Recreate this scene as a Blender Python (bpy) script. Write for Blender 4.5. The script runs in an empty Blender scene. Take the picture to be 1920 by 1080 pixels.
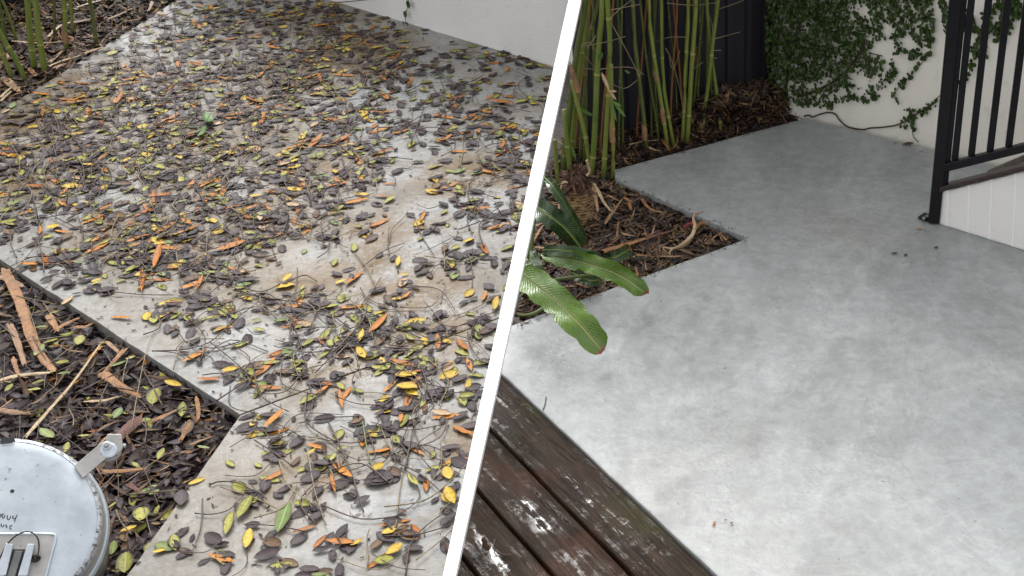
import bpy, bmesh, math, random
import numpy as np
from mathutils import Vector, Matrix, Quaternion
R = random.Random(7)
sc = bpy.context.scene
# ------------------------------------------------------------------ camera, sky, sun, exposure
F, CX, CY, HZ, CAM_H = 2260.0, 1350.0, 540.0, -750.0, 1.8
PITCH = math.atan((CY - HZ) / F)
cam = bpy.data.cameras.new('camera'); cam_o = bpy.data.objects.new('camera', cam)
sc.collection.objects.link(cam_o); sc.camera = cam_o
cam_o.location = (0, 0, CAM_H); cam_o.rotation_euler = (math.pi / 2 - PITCH, 0, 0)
cam.sensor_width = 36; cam.lens = F / 1920 * 36; cam.shift_x = (960 - CX) / 1920
cam.clip_start = 0.05; cam.clip_end = 2000
SUN_EL, SUN_AZ = 49, -9
w = bpy.data.worlds.new('World'); sc.world = w; w.use_nodes = True
nt = w.node_tree; bg = nt.nodes['Background']
sky = nt.nodes.new('ShaderNodeTexSky'); sky.sky_type = 'NISHITA'; sky.sun_disc = False
sky.sun_elevation = math.radians(SUN_EL); sky.sun_rotation = math.radians(SUN_AZ)
sky.air_density = 1.0; sky.dust_density = 4.0
hs = nt.nodes.new('ShaderNodeHueSaturation'); hs.inputs['Saturation'].default_value = 0.06
nt.links.new(sky.outputs[0], hs.inputs['Color']); nt.links.new(hs.outputs[0], bg.inputs['Color'])
bg.inputs['Strength'].default_value = 0.15
sun = bpy.data.lights.new('sun', 'SUN'); sun.energy = 0.5; sun.angle = math.radians(24); sun.color = (1, .97, .93)
sun_o = bpy.data.objects.new('sun', sun); sc.collection.objects.link(sun_o)
_az, _el = math.radians(SUN_AZ), math.radians(SUN_EL)
sdir = Vector((math.sin(_az) * math.cos(_el), math.cos(_az) * math.cos(_el), math.sin(_el)))
sun_o.rotation_euler = sdir.to_track_quat('Z', 'Y').to_euler()
sc.view_settings.view_transform = 'Standard'; sc.view_settings.look = 'None'
sc.view_settings.exposure = 1.22; sc.view_settings.gamma = 1; sc.view_settings.use_curve_mapping = False

# ------------------------------------------------------------------ geometry helpers
CO = Vector((0, 0, CAM_H))
FW = Vector((0, math.cos(PITCH), -math.sin(PITCH))); UP = Vector((0, math.sin(PITCH), math.cos(PITCH)))
def ray(px, py): return FW + Vector((1, 0, 0)) * ((px - CX) / F) - UP * ((py - CY) / F)
def at(px, py, z=0.0):
    d = ray(px, py); return CO + d * ((z - CAM_H) / d.z)
def hit(px, py, p, n):
    d = ray(px, py); return CO + d * ((p - CO).dot(n) / d.dot(n))
def scale_at(py): return F / (CAM_H / (math.sin(PITCH) + (py - CY) / F * math.cos(PITCH)))   # px per metre on the ground

class MB:
    """collects vertices and faces of one mesh"""
    def __init__(s): s.v = []; s.f = []; s.uv = []; s.m = []; s.r = []
    def add(s, v, f, uv=None, m=0, r=0.5):
        b = len(s.v); s.v += [tuple(x) for x in v]
        for fc in f:
            s.f.append([i + b for i in fc]); s.m.append(m); s.r.append(r)
            if uv is not None: s.uv += [uv[i] for i in fc]
            else: s.uv += [(0, 0)] * len(fc)
    def mesh(s, name, mats, smooth=False):
        me = bpy.data.meshes.new(name); me.from_pydata(s.v, [], s.f)
        for m in (mats if isinstance(mats, (list, tuple)) else [mats]): me.materials.append(M[m])
        me.polygons.foreach_set('material_index', s.m)
        ul = me.uv_layers.new(name='UVMap'); ul.data.foreach_set('uv', [c for t in s.uv for c in t])
        at_ = me.attributes.new('rnd', 'FLOAT', 'FACE'); at_.data.foreach_set('value', s.r)
        if smooth: me.polygons.foreach_set('use_smooth', [True] * len(me.polygons))
        me.update(); return me
    def build(s, name, mats, parent=None, smooth=False): return link(name, s.mesh(name, mats, smooth), parent)
def link(name, me, parent=None):
    o = bpy.data.objects.new(name, me); sc.collection.objects.link(o)
    if parent: o.parent = parent
    return o
def tag(o, label=None, cat=None, group=None, kind=None):
    if label: o['label'] = label
    if cat: o['category'] = cat
    if group: o['group'] = group
    if kind: o['kind'] = kind
    return o
def thing(name, label, cat, group=None):      # Empty; parts are built in world coordinates
    o = bpy.data.objects.new(name, None); o.empty_display_size = .1; sc.collection.objects.link(o)
    return tag(o, label, cat, group)
def prism(pts, off, bev=0.0):
    """polygon (list of 3-D points) pushed along off, edges bevelled"""
    bm = bmesh.new(); vs = [bm.verts.new(p) for p in pts]; f = bm.faces.new(vs)
    r = bmesh.ops.extrude_face_region(bm, geom=[f])
    bmesh.ops.translate(bm, vec=off, verts=[e for e in r['geom'] if isinstance(e, bmesh.types.BMVert)])
    bmesh.ops.recalc_face_normals(bm, faces=bm.faces)
    if bev: bmesh.ops.bevel(bm, geom=list(bm.edges), offset=bev, segments=2, affect='EDGES', profile=.5)
    bm.verts.index_update(); v = [x.co.copy() for x in bm.verts]; fs = [[x.index for x in fc.verts] for fc in bm.faces]
    bm.free(); return v, fs
def box(c, ax, ay, az, bev=0.0):              # centre and three half-axes
    p = [c - ax - ay - az, c + ax - ay - az, c + ax + ay - az, c - ax + ay - az]
    return prism(p, az * 2, bev)
def obj(name, vf, mat, parent=None, smooth=False):
    m = MB(); m.add(*vf); return m.build(name, mat, parent, smooth)
def tube(path, rad, n=6, cap=True):
    path = [Vector(p) for p in path]; v = []; f = []; uv = []
    rad = rad if isinstance(rad, (list, tuple)) else [rad] * len(path)
    ref = Vector((0, 0, 1))
    L = 0
    for i, p in enumerate(path):
        t = (path[min(i + 1, len(path) - 1)] - path[max(i - 1, 0)])
        if t.length < 1e-9: t = Vector((0, 0, 1))
        t.normalize()
        a = t.cross(ref)
        if a.length < .05: a = t.cross(Vector((0, 1, 0)))
        a.normalize(); b = t.cross(a)
        if i: L += (p - path[i - 1]).length
        for k in range(n):
            an = 2 * math.pi * k / n
            v.append(p + (a * math.cos(an) + b * math.sin(an)) * rad[i]); uv.append((L, k / n))
    for i in range(len(path) - 1):
        for k in range(n):
            f.append([i * n + k, i * n + (k + 1) % n, (i + 1) * n + (k + 1) % n, (i + 1) * n + k])
    if cap:
        f.append(list(range(n))[::-1]); f.append([(len(path) - 1) * n + k for k in range(n)])
    return v, f, uv
def smooth_path(pts, k=4):
    pts = [Vector(p) for p in pts]; out = []
    for i in range(len(pts) - 1):
        p0, p1, p2, p3 = pts[max(i - 1, 0)], pts[i], pts[i + 1], pts[min(i + 2, len(pts) - 1)]
        for j in range(k):
            t = j / k
            out.append(.5 * ((2 * p1) + (p2 - p0) * t + (2 * p0 - 5 * p1 + 4 * p2 - p3) * t * t + (3 * p1 - p0 - 3 * p2 + p3) * t ** 3))
    out.append(pts[-1]); return out
def leaf_vf(L, W, curl=.15, fold=.15, tipx=.5, n=6, wav=0.0, seed=0):
    """leaf lying in XY along +X from -L/2 to L/2; 3 columns; uv u along, v -1..1"""
    rr = random.Random(seed); v = []; uv = []; f = []
    for i in range(n + 1):
        t = i / n; x = (t - .5) * L
        wd = W * .5 * max(.05, (1 - abs(2 * t ** (.88 + .24 * tipx) - 1) ** 1.9) ** .72)
        zc = curl * L * (2 * t - 1) ** 2 * .5 + wav * rr.uniform(-1, 1) * L
        for s in (-1, 0, 1):
            v.append((x, s * wd, zc + (fold * wd if s else 0) + (wav * rr.uniform(-1, 1) * L if s else 0))); uv.append((t, s))
    for i in range(n):
        for s in (0, 1):
            a = i * 3 + s; f.append([a, a + 3, a + 4, a + 1])
    return v, f, uv
def inside(x, y, poly):
    c = False; j = len(poly) - 1
    for i in range(len(poly)):
        xi, yi = poly[i]; xj, yj = poly[j]
        if (yi > y) != (yj > y) and x < (xj - xi) * (y - yi) / (yj - yi) + xi: c = not c
        j = i
    return c
def xform(loc, rz, tilt, roll, s=1.0):
    return Matrix.Translation(loc) @ Matrix.Rotation(rz, 4, 'Z') @ Matrix.Rotation(tilt, 4, 'Y') @ Matrix.Rotation(roll, 4, 'X') @ Matrix.Scale(s, 4)
def divider_x(y): return 1078 - .2185 * y        # where the white batten crosses a row of the photograph

# ------------------------------------------------------------------ materials
M = {}
class NB:
    def __init__(s, name):
        m = bpy.data.materials.new(name); m.use_nodes = True; M[name] = m
        s.t = m.node_tree; s.n = s.t.nodes; s.p = s.n['Principled BSDF']; s.m = m
    def new(s, t, **k):
        n = s.n.new(t)
        for a, b in k.items(): setattr(n, a, b)
        return n
    def lk(s, a, b): s.t.links.new(a, b)
    def coord(s, kind='Object', scale=(1, 1, 1), rot=(0, 0, 0)):
        c = s.new('ShaderNodeTexCoord'); mp = s.new('ShaderNodeMapping'); mp.inputs['Scale'].default_value = scale; mp.inputs['Rotation'].default_value = rot
        s.lk(c.outputs[kind], mp.inputs[0]); return mp.outputs[0]
    def world(s, scale=(1, 1, 1), rot=(0, 0, 0)):
        c = s.new('ShaderNodeNewGeometry'); mp = s.new('ShaderNodeMapping'); mp.inputs['Scale'].default_value = scale; mp.inputs['Rotation'].default_value = rot
        s.lk(c.outputs['Position'], mp.inputs[0]); return mp.outputs[0]
    def noise(s, v, scale, detail=5, rough=.6, dist=0):
        n = s.new('ShaderNodeTexNoise'); n.inputs['Scale'].default_value = scale; n.inputs['Detail'].default_value = detail
        n.inputs['Roughness'].default_value = rough; n.inputs['Distortion'].default_value = dist
        if v is not None: s.lk(v, n.inputs['Vector'])
        return n.outputs['Fac']
    def ramp(s, fac, stops):
        r = s.new('ShaderNodeValToRGB'); el = r.color_ramp.elements
        while len(el) < len(stops): el.new(.5)
        for e, (p, c) in zip(el, stops):
            e.position = p; e.color = (*c, 1) if not isinstance(c, (int, float)) else (c, c, c, 1)
        s.lk(fac, r.inputs[0]); return r.outputs[0]
    def mix(s, fac, a, b, mode='MIX'):
        m = s.new('ShaderNodeMix', data_type='RGBA', blend_type=mode)
        for sock, val in ((m.inputs[0], fac), (m.inputs[6], a), (m.inputs[7], b)):
            if isinstance(val, (int, float)): sock.default_value = val
            elif isinstance(val, tuple): sock.default_value = (*val, 1)
            else: s.lk(val, sock)
        return m.outputs[2]
    def math(s, op, a, b=None, clamp=False):
        m = s.new('ShaderNodeMath', operation=op, use_clamp=clamp)
        for sock, val in ((m.inputs[0], a), (m.inputs[1], b)):
            if val is None: continue
            if isinstance(val, (int, float)): sock.default_value = val
            else: s.lk(val, sock)
        return m.outputs[0]
    def blob(s, x, y, r):                     # 1 inside a soft round patch of the ground
        g = s.new('ShaderNodeNewGeometry'); d = s.new('ShaderNodeVectorMath', operation='DISTANCE')
        s.lk(g.outputs['Position'], d.inputs[0]); d.inputs[1].default_value = (x, y, 0)
        mr = s.new('ShaderNodeMapRange', interpolation_type='SMOOTHSTEP'); s.lk(d.outputs['Value'], mr.inputs[0])
        mr.inputs[1].default_value = r; mr.inputs[2].default_value = r * .25; return mr.outputs[0]
    def out(s, color=None, rough=None, bump=None, bstr=.3, bdist=.01, spec=None, metal=None):
        p = s.p
        for key, val in (('Base Color', color), ('Roughness', rough), ('Specular IOR Level', spec), ('Metallic', metal)):
            if val is None: continue
            if isinstance(val, tuple): p.inputs[key].default_value = (*val, 1)
            elif isinstance(val, (int, float)): p.inputs[key].default_value = val
            else: s.lk(val, p.inputs[key])
        if bump is not None:
            b = s.new('ShaderNodeBump'); b.inputs['Strength'].default_value = bstr; b.inputs['Distance'].default_value = bdist
            s.lk(bump, b.inputs['Height']); s.lk(b.outputs[0], p.inputs['Normal'])
        return s.m

# clean washed concrete
b = NB('clean_concrete'); v = b.world(); vs = b.world((1, .45, 1), (0, 0, .5))
c = b.ramp(b.noise(v, 1.0, 5, .58, .9), [(.32, (.235, .247, .247)), (.45, (.28, .292, .292)), (.55, (.305, .315, .314)), (.7, (.345, .354, .352))])
c = b.mix(b.math('MULTIPLY', b.ramp(b.noise(vs, 2.2, 6, .62, 1.6), [(.5, 0.0), (.68, 1.0)]), .6), c, (.365, .378, .38))
c = b.mix(b.math('MULTIPLY', b.ramp(b.noise(vs, 1.7, 7, .66, 2.2), [(.38, 1.0), (.5, 0.0)]), .45), c, (.19, .195, .193))
c = b.mix(b.math('MULTIPLY', b.ramp(b.noise(v, .8, 4, .6), [(.5, 0.0), (.7, 1.0)]), .4), c, (.29, .272, .24))
c = b.mix(.42, c, b.ramp(b.noise(v, 24, 8, .75, .4), [(.3, .3), (.5, .5), (.72, .74)]), 'OVERLAY')
c = b.mix(b.math('MULTIPLY', b.ramp(b.noise(v, 60, 3, .6), [(.63, 0.0), (.72, 1.0)]), .35), c, (.39, .40, .40))
c = b.mix(b.math('MULTIPLY', b.ramp(b.noise(v, 48, 2, .5), [(.71, 0.0), (.75, 1.0)]), .6), c, (.12, .12, .11))
c = b.mix(.35, c, b.ramp(b.noise(v, 8, 12, .82, .6), [(.34, .32), (.5, .5), (.68, .7)]), 'OVERLAY')
c = b.mix(b.math('MULTIPLY', b.ramp(b.noise(v, 1.6, 3, .5, 3.5), [(.49, 0.0), (.5, 1.0), (.51, 0.0)]), .16), c, (.45, .46, .46))
rg = b.ramp(b.noise(vs, 2.3, 7, .7, 1.0), [(.36, .2), (.5, .36), (.66, .56)])
hgt = b.math('ADD', b.noise(v, 34, 6, .7), b.math('MULTIPLY', b.noise(v, 6, 4), 1.6))
b.out(c, rg, hgt, .3, .006, .22)
# weathered concrete under the leaves
b = NB('weathered_concrete'); v = b.world()
c = b.ramp(b.noise(v, 2.2, 7, .65, .5), [(.34, (.135, .123, .10)), (.45, (.20, .19, .17)), (.53, (.245, .243, .234)), (.66, (.30, .315, .32))])
st = b.math('ADD', b.math('MULTIPLY', b.noise(v, 5.5, 8, .72, .4), .6), b.math('MULTIPLY', b.noise(v, 55, 4, .7), .4))
stain = b.ramp(st, [(.41, 0.0), (.52, 1.0)])
acc = None
for (px, py, r) in ((700, 460, .42), (560, 520, .38), (760, 560, .34), (60, 250, .5), (200, 160, .5), (430, 250, .45), (620, 130, .5), (330, 460, .3), (860, 830, .14), (640, 700, .22), (330, 330, .3), (90, 330, .3), (230, 430, .25), (480, 400, .3), (870, 330, .3), (600, 330, .3), (820, 620, .3), (560, 900, .2), (680, 90, .4), (920, 330, .2)):
    p = at(px, py); k = b.blob(p.x, p.y, r); acc = k if acc is None else b.math('MAXIMUM', acc, k)
c = b.mix(b.math('MULTIPLY', b.math('MULTIPLY', stain, acc), .92), c, (.125, .072, .022))
cool = None
for (px, py, r) in ((850, 150, .5), (850, 420, .3), (600, 470, .2), (540, 760, .35), (700, 900, .3), (720, 190, .4), (380, 640, .3)):
    p = at(px, py); k = b.blob(p.x, p.y, r); cool = k if cool is None else b.math('MAXIMUM', cool, k)
c = b.mix(b.math('MULTIPLY', b.math('MULTIPLY', cool, b.ramp(b.noise(v, 4, 6, .7), [(.42, 0.0), (.56, 1.0)])), .75), c, (.29, .31, .325))
c = b.mix(b.math('MULTIPLY', b.ramp(b.noise(v, 1.1, 4), [(.46, 0.0), (.64, 1.0)]), .5), c, (.165, .125, .078))
c = b.mix(.75, c, b.ramp(b.noise(v, 38, 8, .8), [(.3, .28), (.5, .5), (.72, .76)]), 'OVERLAY')
c = b.mix(b.math('MULTIPLY', b.ramp(b.noise(v, 90, 2), [(.68, 0.0), (.72, 1.0)]), .6), c, (.15, .13, .11))
rg = b.ramp(b.noise(v, 3.3, 6, .7, .8), [(.36, .14), (.45, .35), (.66, .6)])
b.out(c, rg, b.math('ADD', b.noise(v, 45, 6, .7), b.noise(v, 9, 4)), .35, .005, .2)
# joint filler / soil / ground
b = NB('soil'); v = b.world()
b.out(b.ramp(b.noise(v, 40, 6), [(.3, (.012, .009, .007)), (.7, (.05, .035, .026))]), .6, b.noise(v, 60, 6), .8, .02)
# painted render walls
b = NB('white_render'); v = b.world()
c = b.ramp(b.noise(v, 1.7, 5), [(.3, (.82, .785, .70)), (.7, (.87, .835, .755))])
g = b.new('ShaderNodeNewGeometry'); sx = b.new('ShaderNodeSeparateXYZ'); b.lk(g.outputs['Position'], sx.inputs[0])
c = b.mix(b.math('MULTIPLY', b.ramp(b.noise(v, 14, 6, .7), [(.55, 0.0), (.75, 1.0)]), .25), c, (.42, .37, .31))
b.out(c, .75, b.noise(v, 160, 4), .35, .003)
b = NB('pale_render'); v = b.world()
c = b.ramp(b.noise(v, 3, 5), [(.3, (.80, .785, .77)), (.7, (.86, .85, .84))])
c = b.mix(b.math('MULTIPLY', b.ramp(b.noise(v, 85, 3), [(.66, 0.0), (.74, 1.0)]), .5), c, (.3, .27, .25))
b.out(c, .7, b.noise(v, 120, 5), .6, .004)
b = NB('white_paint'); v = b.coord(); b.out(b.ramp(b.noise(v, 9, 4), [(.3, (.87, .87, .87)), (.7, (.90, .90, .90))]), .45, b.noise(v, 60, 3), .05, .002)
b = NB('cladding_paint'); v = b.world()
c = b.ramp(b.noise(v, 5, 5), [(.3, (.77, .75, .71)), (.7, (.82, .80, .77))])
c = b.mix(b.math('MULTIPLY', b.ramp(b.noise(v, 22, 6, .7), [(.6, 0.0), (.75, 1.0)]), .2), c, (.45, .40, .30))
b.out(c, .4)
b = NB('charcoal_metal'); v = b.world((1, 1, .2)); b.out(b.ramp(b.noise(v, 9, 4), [(.3, (.014, .0135, .018)), (.7, (.024, .023, .029))]), .5, spec=.35)
b = NB('black_powdercoat'); v = b.world(); b.out(b.ramp(b.noise(v, 30, 4), [(.3, (.003, .003, .005)), (.7, (.007, .007, .010))]), .4, spec=.3)
b = NB('stringer_timber'); v = b.world((4, 4, 40)); b.out(b.ramp(b.noise(v, 3, 5), [(.3, (.018, .011, .010)), (.7, (.05, .033, .028))]), .4)
b = NB('tread_timber'); v = b.world((3, 20, 3)); b.out(b.ramp(b.noise(v, 4, 6), [(.3, (.09, .07, .055)), (.7, (.20, .165, .14))]), .45)
# wet deck timber, grain along each board (UV: u metres along, v metres across)
b = NB('deck_timber'); uvn = b.new('ShaderNodeUVMap'); mp = b.new('ShaderNodeMapping'); mp.inputs['Scale'].default_value = (1.6, 24, 1); b.lk(uvn.outputs[0], mp.inputs[0])
oi = b.new('ShaderNodeObjectInfo'); off = b.new('ShaderNodeVectorMath', operation='ADD'); b.lk(mp.outputs[0], off.inputs[0]); cb = b.new('ShaderNodeCombineXYZ')
b.lk(b.math('MULTIPLY', oi.outputs['Random'], 40), cb.inputs[0]); b.lk(b.math('MULTIPLY', oi.outputs['Random'], 90), cb.inputs[1]); b.lk(cb.outputs[0], off.inputs[1]); gv = off.outputs[0]
grain = b.noise(gv, 2.2, 7, .65, 1.4); fine = b.noise(gv, 9, 5, .7, .5)
c = b.ramp(grain, [(.3, (.007, .004, .0025)), (.48, (.021, .0125, .008)), (.62, (.040, .026, .018)), (.75, (.06, .042, .032))])
vw = b.world()
c = b.mix(b.math('MULTIPLY', b.ramp(b.noise(vw, 5, 4), [(.5, 0.0), (.68, 1.0)]), .6), c, (.055, .022, .012))
c = b.mix(b.math('MULTIPLY', b.ramp(b.noise(vw, 3.2, 4), [(.55, 0.0), (.7, 1.0)]), .6), c, (.045, .045, .018))
wet = b.math('MULTIPLY', b.ramp(b.math('ADD', b.math('MULTIPLY', b.noise(gv, 1.1, 6, .7, 1.0), .62), b.math('MULTIPLY', b.noise(vw, 34, 5, .7, .6), .38)), [(.512, 0.0), (.575, 1.0)]), b.ramp(b.noise(vw, 4.5, 4), [(.42, .0), (.54, 1.0)]))
dry = b.math('SUBTRACT', 1.0, wet)
hgt = b.math('ADD', b.math('MULTIPLY', grain, 1.3), b.math('ADD', b.math('MULTIPLY', fine, .6), b.math('MULTIPLY', b.noise(vw, 45, 4), .5)))
hgt = b.math('ADD', b.math('MULTIPLY', hgt, dry), b.math('MULTIPLY', b.math('ADD', 1.25, b.math('MULTIPLY', b.noise(vw, 22, 2), .25)), wet))
b.out(c, b.math('ADD', b.math('MULTIPLY', dry, b.ramp(b.noise(vw, 7.5, 6), [(.4, .3), (.6, .55)])), .03), hgt, .6, .006, b.math('ADD', .08, b.math('MULTIPLY', wet, .5)))
# leaves: u along, v across, rnd per leaf
def leaf_mat(name, a, c2, rim, rib, rough=.48, rimw=(.55, .95), spec=.16, sub=0):
    b = NB(name); uv = b.new('ShaderNodeUVMap'); s = b.new('ShaderNodeSeparateXYZ'); b.lk(uv.outputs[0], s.inputs[0])
    ar = b.new('ShaderNodeAttribute', attribute_name='rnd'); oi = b.new('ShaderNodeObjectInfo')
    r = b.math('FRACT', b.math('ADD', b.math('MULTIPLY', ar.outputs['Fac'], 1.0), b.math('MULTIPLY', oi.outputs['Random'], 7.3)))
    av = b.math('ABSOLUTE', s.outputs['Y'])
    v = b.world()
    c = b.mix(r, a, c2)
    c = b.mix(b.math('MULTIPLY', b.ramp(b.noise(v, 110, 4), [(.45, 0.0), (.65, 1.0)]), .5), c, rim)
    c = b.mix(b.ramp(av, [(rimw[0], 0.0), (rimw[1], 1.0)]), c, rim)
    c = b.mix(b.ramp(av, [(.0, 1.0), (.14, 0.0)]), c, rib)
    b.out(c, rough, b.noise(v, 260, 3), .25, .002, spec)
leaf_mat('dark_leaf', (.024, .015, .019), (.064, .042, .048), (.020, .015, .015), (.085, .063, .06))
leaf_mat('brown_leaf', (.055, .028, .018), (.17, .095, .032), (.05, .03, .026), (.16, .10, .07))
leaf_mat('olive_leaf', (.20, .20, .026), (.34, .32, .055), (.06, .05, .024), (.32, .31, .12))
leaf_mat('green_leaf', (.10, .17, .035), (.22, .27, .09), (.10, .09, .04), (.30, .33, .14))
leaf_mat('yellow_leaf', (.44, .28, .018), (.54, .38, .035), (.18, .10, .014), (.50, .38, .08))
leaf_mat('orange_leaf', (.30, .095, .014), (.50, .20, .018), (.14, .045, .012), (.40, .17, .03), rimw=(.7, 1))
leaf_mat('tan_leaf', (.33, .22, .12), (.45, .33, .2), (.2, .12, .06), (.5, .38, .24))
leaf_mat('mulch_dark', (.020, .015, .014), (.075, .055, .048), (.018, .013, .012), (.07, .05, .045), .6, spec=.15)
leaf_mat('mulch_brown', (.055, .036, .026), (.19, .12, .072), (.045, .03, .022), (.2, .13, .08), .6, spec=.15)
leaf_mat('mulch_tan', (.22, .12, .06), (.36, .22, .12), (.16, .08, .04), (.36, .24, .14), .55)
leaf_mat('vine_leaf', (.026, .054, .013), (.078, .125, .032), (.018, .036, .010), (.07, .10, .03), .45)
leaf_mat('bamboo_blade', (.05, .12, .02), (.10, .18, .04), (.05, .1, .02), (.14, .2, .06), .4)
# strelitzia blade: pale veins slanting off a yellow midrib
def big_leaf(name, a, c2):
    b = NB(name); uv = b.new('ShaderNodeUVMap'); s = b.new('ShaderNodeSeparateXYZ'); b.lk(uv.outputs[0], s.inputs[0])
    av = b.math('ABSOLUTE', s.outputs['Y'])
    wv = b.math('SINE', b.math('ADD', b.math('MULTIPLY', b.math('ADD', b.math('MULTIPLY', s.outputs['X'], 1.0), b.math('MULTIPLY', av, -.16)), 190), b.math('MULTIPLY', b.noise(b.world(), 30, 2), 2.5)))
    v = b.world()
    c = b.mix(b.noise(v, 22, 4), a, c2)
    c = b.mix(b.math('MULTIPLY', b.math('MULTIPLY', b.ramp(wv, [(.3, 0.0), (1, 1.0)]), b.ramp(b.noise(v, 16, 3), [(.4, 0.0), (.6, 1.0)])), .3), c, (.24, .33, .12))
    c = b.mix(b.ramp(av, [(.05, 1.0), (.11, 0.0)]), c, (.46, .50, .16))
    edge = b.ramp(b.math('ADD', av, b.math('MULTIPLY', b.noise(v, 50, 4), .25)), [(1.06, 0.0), (1.14, 1.0)])
    c = b.mix(b.math('MULTIPLY', edge, .8), c, (.35, .17, .08))
    tipm = b.ramp(b.math('ADD', s.outputs['X'], b.math('MULTIPLY', b.noise(v, 60, 4), .05)), [(.975, 0.0), (1.0, 1.0)])
    c = b.mix(tipm, c, (.26, .07, .05))
    b.out(c, b.ramp(b.noise(v, 30, 4), [(.42, .06), (.6, .3)]), b.math('ADD', b.math('MULTIPLY', b.math('MULTIPLY', wv, .7), b.ramp(b.noise(v, 14, 3), [(.42, 0.0), (.6, 1.0)])), b.math('MULTIPLY', b.noise(v, 35, 3), 3.0)), .4, .0022, .6)
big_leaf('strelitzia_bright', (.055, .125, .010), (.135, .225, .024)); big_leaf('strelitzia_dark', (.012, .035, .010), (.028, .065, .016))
# bamboo culm (uv.x = metres along)
def culm_mat(name, a, c2, node):
    b = NB(name); v = b.world((1, 1, .12)); vv = b.world(); oi = b.new('ShaderNodeObjectInfo')
    c = b.mix(oi.outputs['Random'], a, c2)
    c = b.mix(b.math('MULTIPLY', b.ramp(b.noise(v, 60, 5), [(.4, 0.0), (.7, 1.0)]), .45), c, node)
    ar = b.new('ShaderNodeAttribute', attribute_name='rnd')
    c = b.mix(b.ramp(ar.outputs['Fac'], [(.6, 0.0), (.9, 1.0)]), c, node)
    c = b.mix(b.math('MULTIPLY', b.ramp(b.noise(vv, 35, 4), [(.58, 0.0), (.72, 1.0)]), .5), c, (.05, .045, .02))
    b.out(c, .42, spec=.4)
culm_mat('culm_green', (.10, .15, .022), (.18, .22, .035), (.30, .29, .09))
culm_mat('culm_olive', (.05, .08, .016), (.09, .115, .024), (.17, .17, .06))
culm_mat('culm_dead', (.22, .09, .035), (.25, .11, .04), (.14, .06, .025))
# papery sheath
def sheath_mat(name, a, c2, dk):
    b = NB(name); uv = b.new('ShaderNodeUVMap'); mp = b.new('ShaderNodeMapping'); mp.inputs['Scale'].default_value = (3, 55, 1); b.lk(uv.outputs[0], mp.inputs[0])
    v = b.world(); g = b.noise(mp.outputs[0], 3, 5, .7)
    c = b.ramp(g, [(.3, a), (.65, c2)])
    c = b.mix(b.math('MULTIPLY', b.ramp(b.noise(v, 28, 5), [(.45, 0.0), (.62, 1.0)]), .55), c, dk)
    c = b.mix(b.math('MULTIPLY', b.ramp(b.noise(v, 90, 4), [(.5, 0.0), (.65, 1.0)]), .5), c, dk)
    b.out(c, .4, b.math('ADD', g, b.noise(v, 60, 4)), .7, .004)
sheath_mat('sheath_tan', (.27, .14, .065), (.42, .25, .13), (.12, .06, .035))
sheath_mat('sheath_orange', (.22, .085, .03), (.47, .235, .085), (.12, .05, .022))
sheath_mat('sheath_red', (.14, .045, .028), (.22, .08, .05), (.05, .02, .018))
sheath_mat('sheath_pale', (.46, .33, .19), (.60, .47, .28), (.30, .17, .09))
b = NB('twig_bark'); v = b.world(); b.out(b.ramp(b.noise(v, 25, 4), [(.3, (.025, .016, .013)), (.7, (.085, .048, .034))]), .5)
b = NB('twig_straw'); v = b.world(); b.out(b.ramp(b.noise(v, 25, 4), [(.3, (.12, .085, .04)), (.7, (.26, .20, .11))]), .5)
b = NB('twig_green'); b.out((.10, .14, .03), .45)
b = NB('palm_fibre'); v = b.world(); b.out(b.ramp(b.noise(v, 60, 5), [(.3, (.05, .025, .016)), (.7, (.17, .095, .06))]), .7, b.noise(v, 120, 5), .6, .004)
b = NB('palm_ring'); v = b.world((1, 1, 3)); b.out(b.ramp(b.noise(v, 30, 6), [(.3, (.10, .055, .025)), (.5, (.24, .15, .06)), (.7, (.34, .25, .13))]), .6, b.noise(v, 70, 5), .5, .003)
# galvanised steel
def galv(name, lo, hi, rough):
    b = NB(name); v = b.world(); c = b.ramp(b.noise(v, 14, 6, .7), [(.35, lo), (.65, hi)])
    c = b.mix(b.math('MULTIPLY', b.ramp(b.noise(v, 70, 3), [(.66, 0.0), (.72, 1.0)]), .6), c, (.10, .09, .08))
    b.out(c, b.ramp(b.noise(v, 9, 5), [(.35, rough), (.7, rough + .2)]), b.noise(v, 8, 4), .2, .006, metal=.5)
galv('galvanised', (.42, .47, .52), (.58, .63, .68), .3); galv('galvanised_dull', (.30, .29, .28), (.46, .45, .43), .42); galv('dark_steel', (.12, .12, .12), (.2, .2, .2), .35)
b = NB('scuffed_edge'); v = b.world(); b.out(b.ramp(b.noise(v, 120, 5, .75), [(.40, (.10, .095, .09)), (.52, (.55, .57, .6))]), .5, metal=.4)
b = NB('ink_and_shade'); b.out((.02, .02, .022), .5)  # lettering ink, also the painted shade of slot, hole and dent
b = NB('dark_wire'); b.out((.04, .032, .028), .4, metal=.6)
b = NB('red_petal'); b.out((.35, .06, .06), .4)
b = NB('water'); b.out((.5, .52, .52), .03, b.noise(b.world(), 30, 3), .5, .004, .8)

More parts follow.
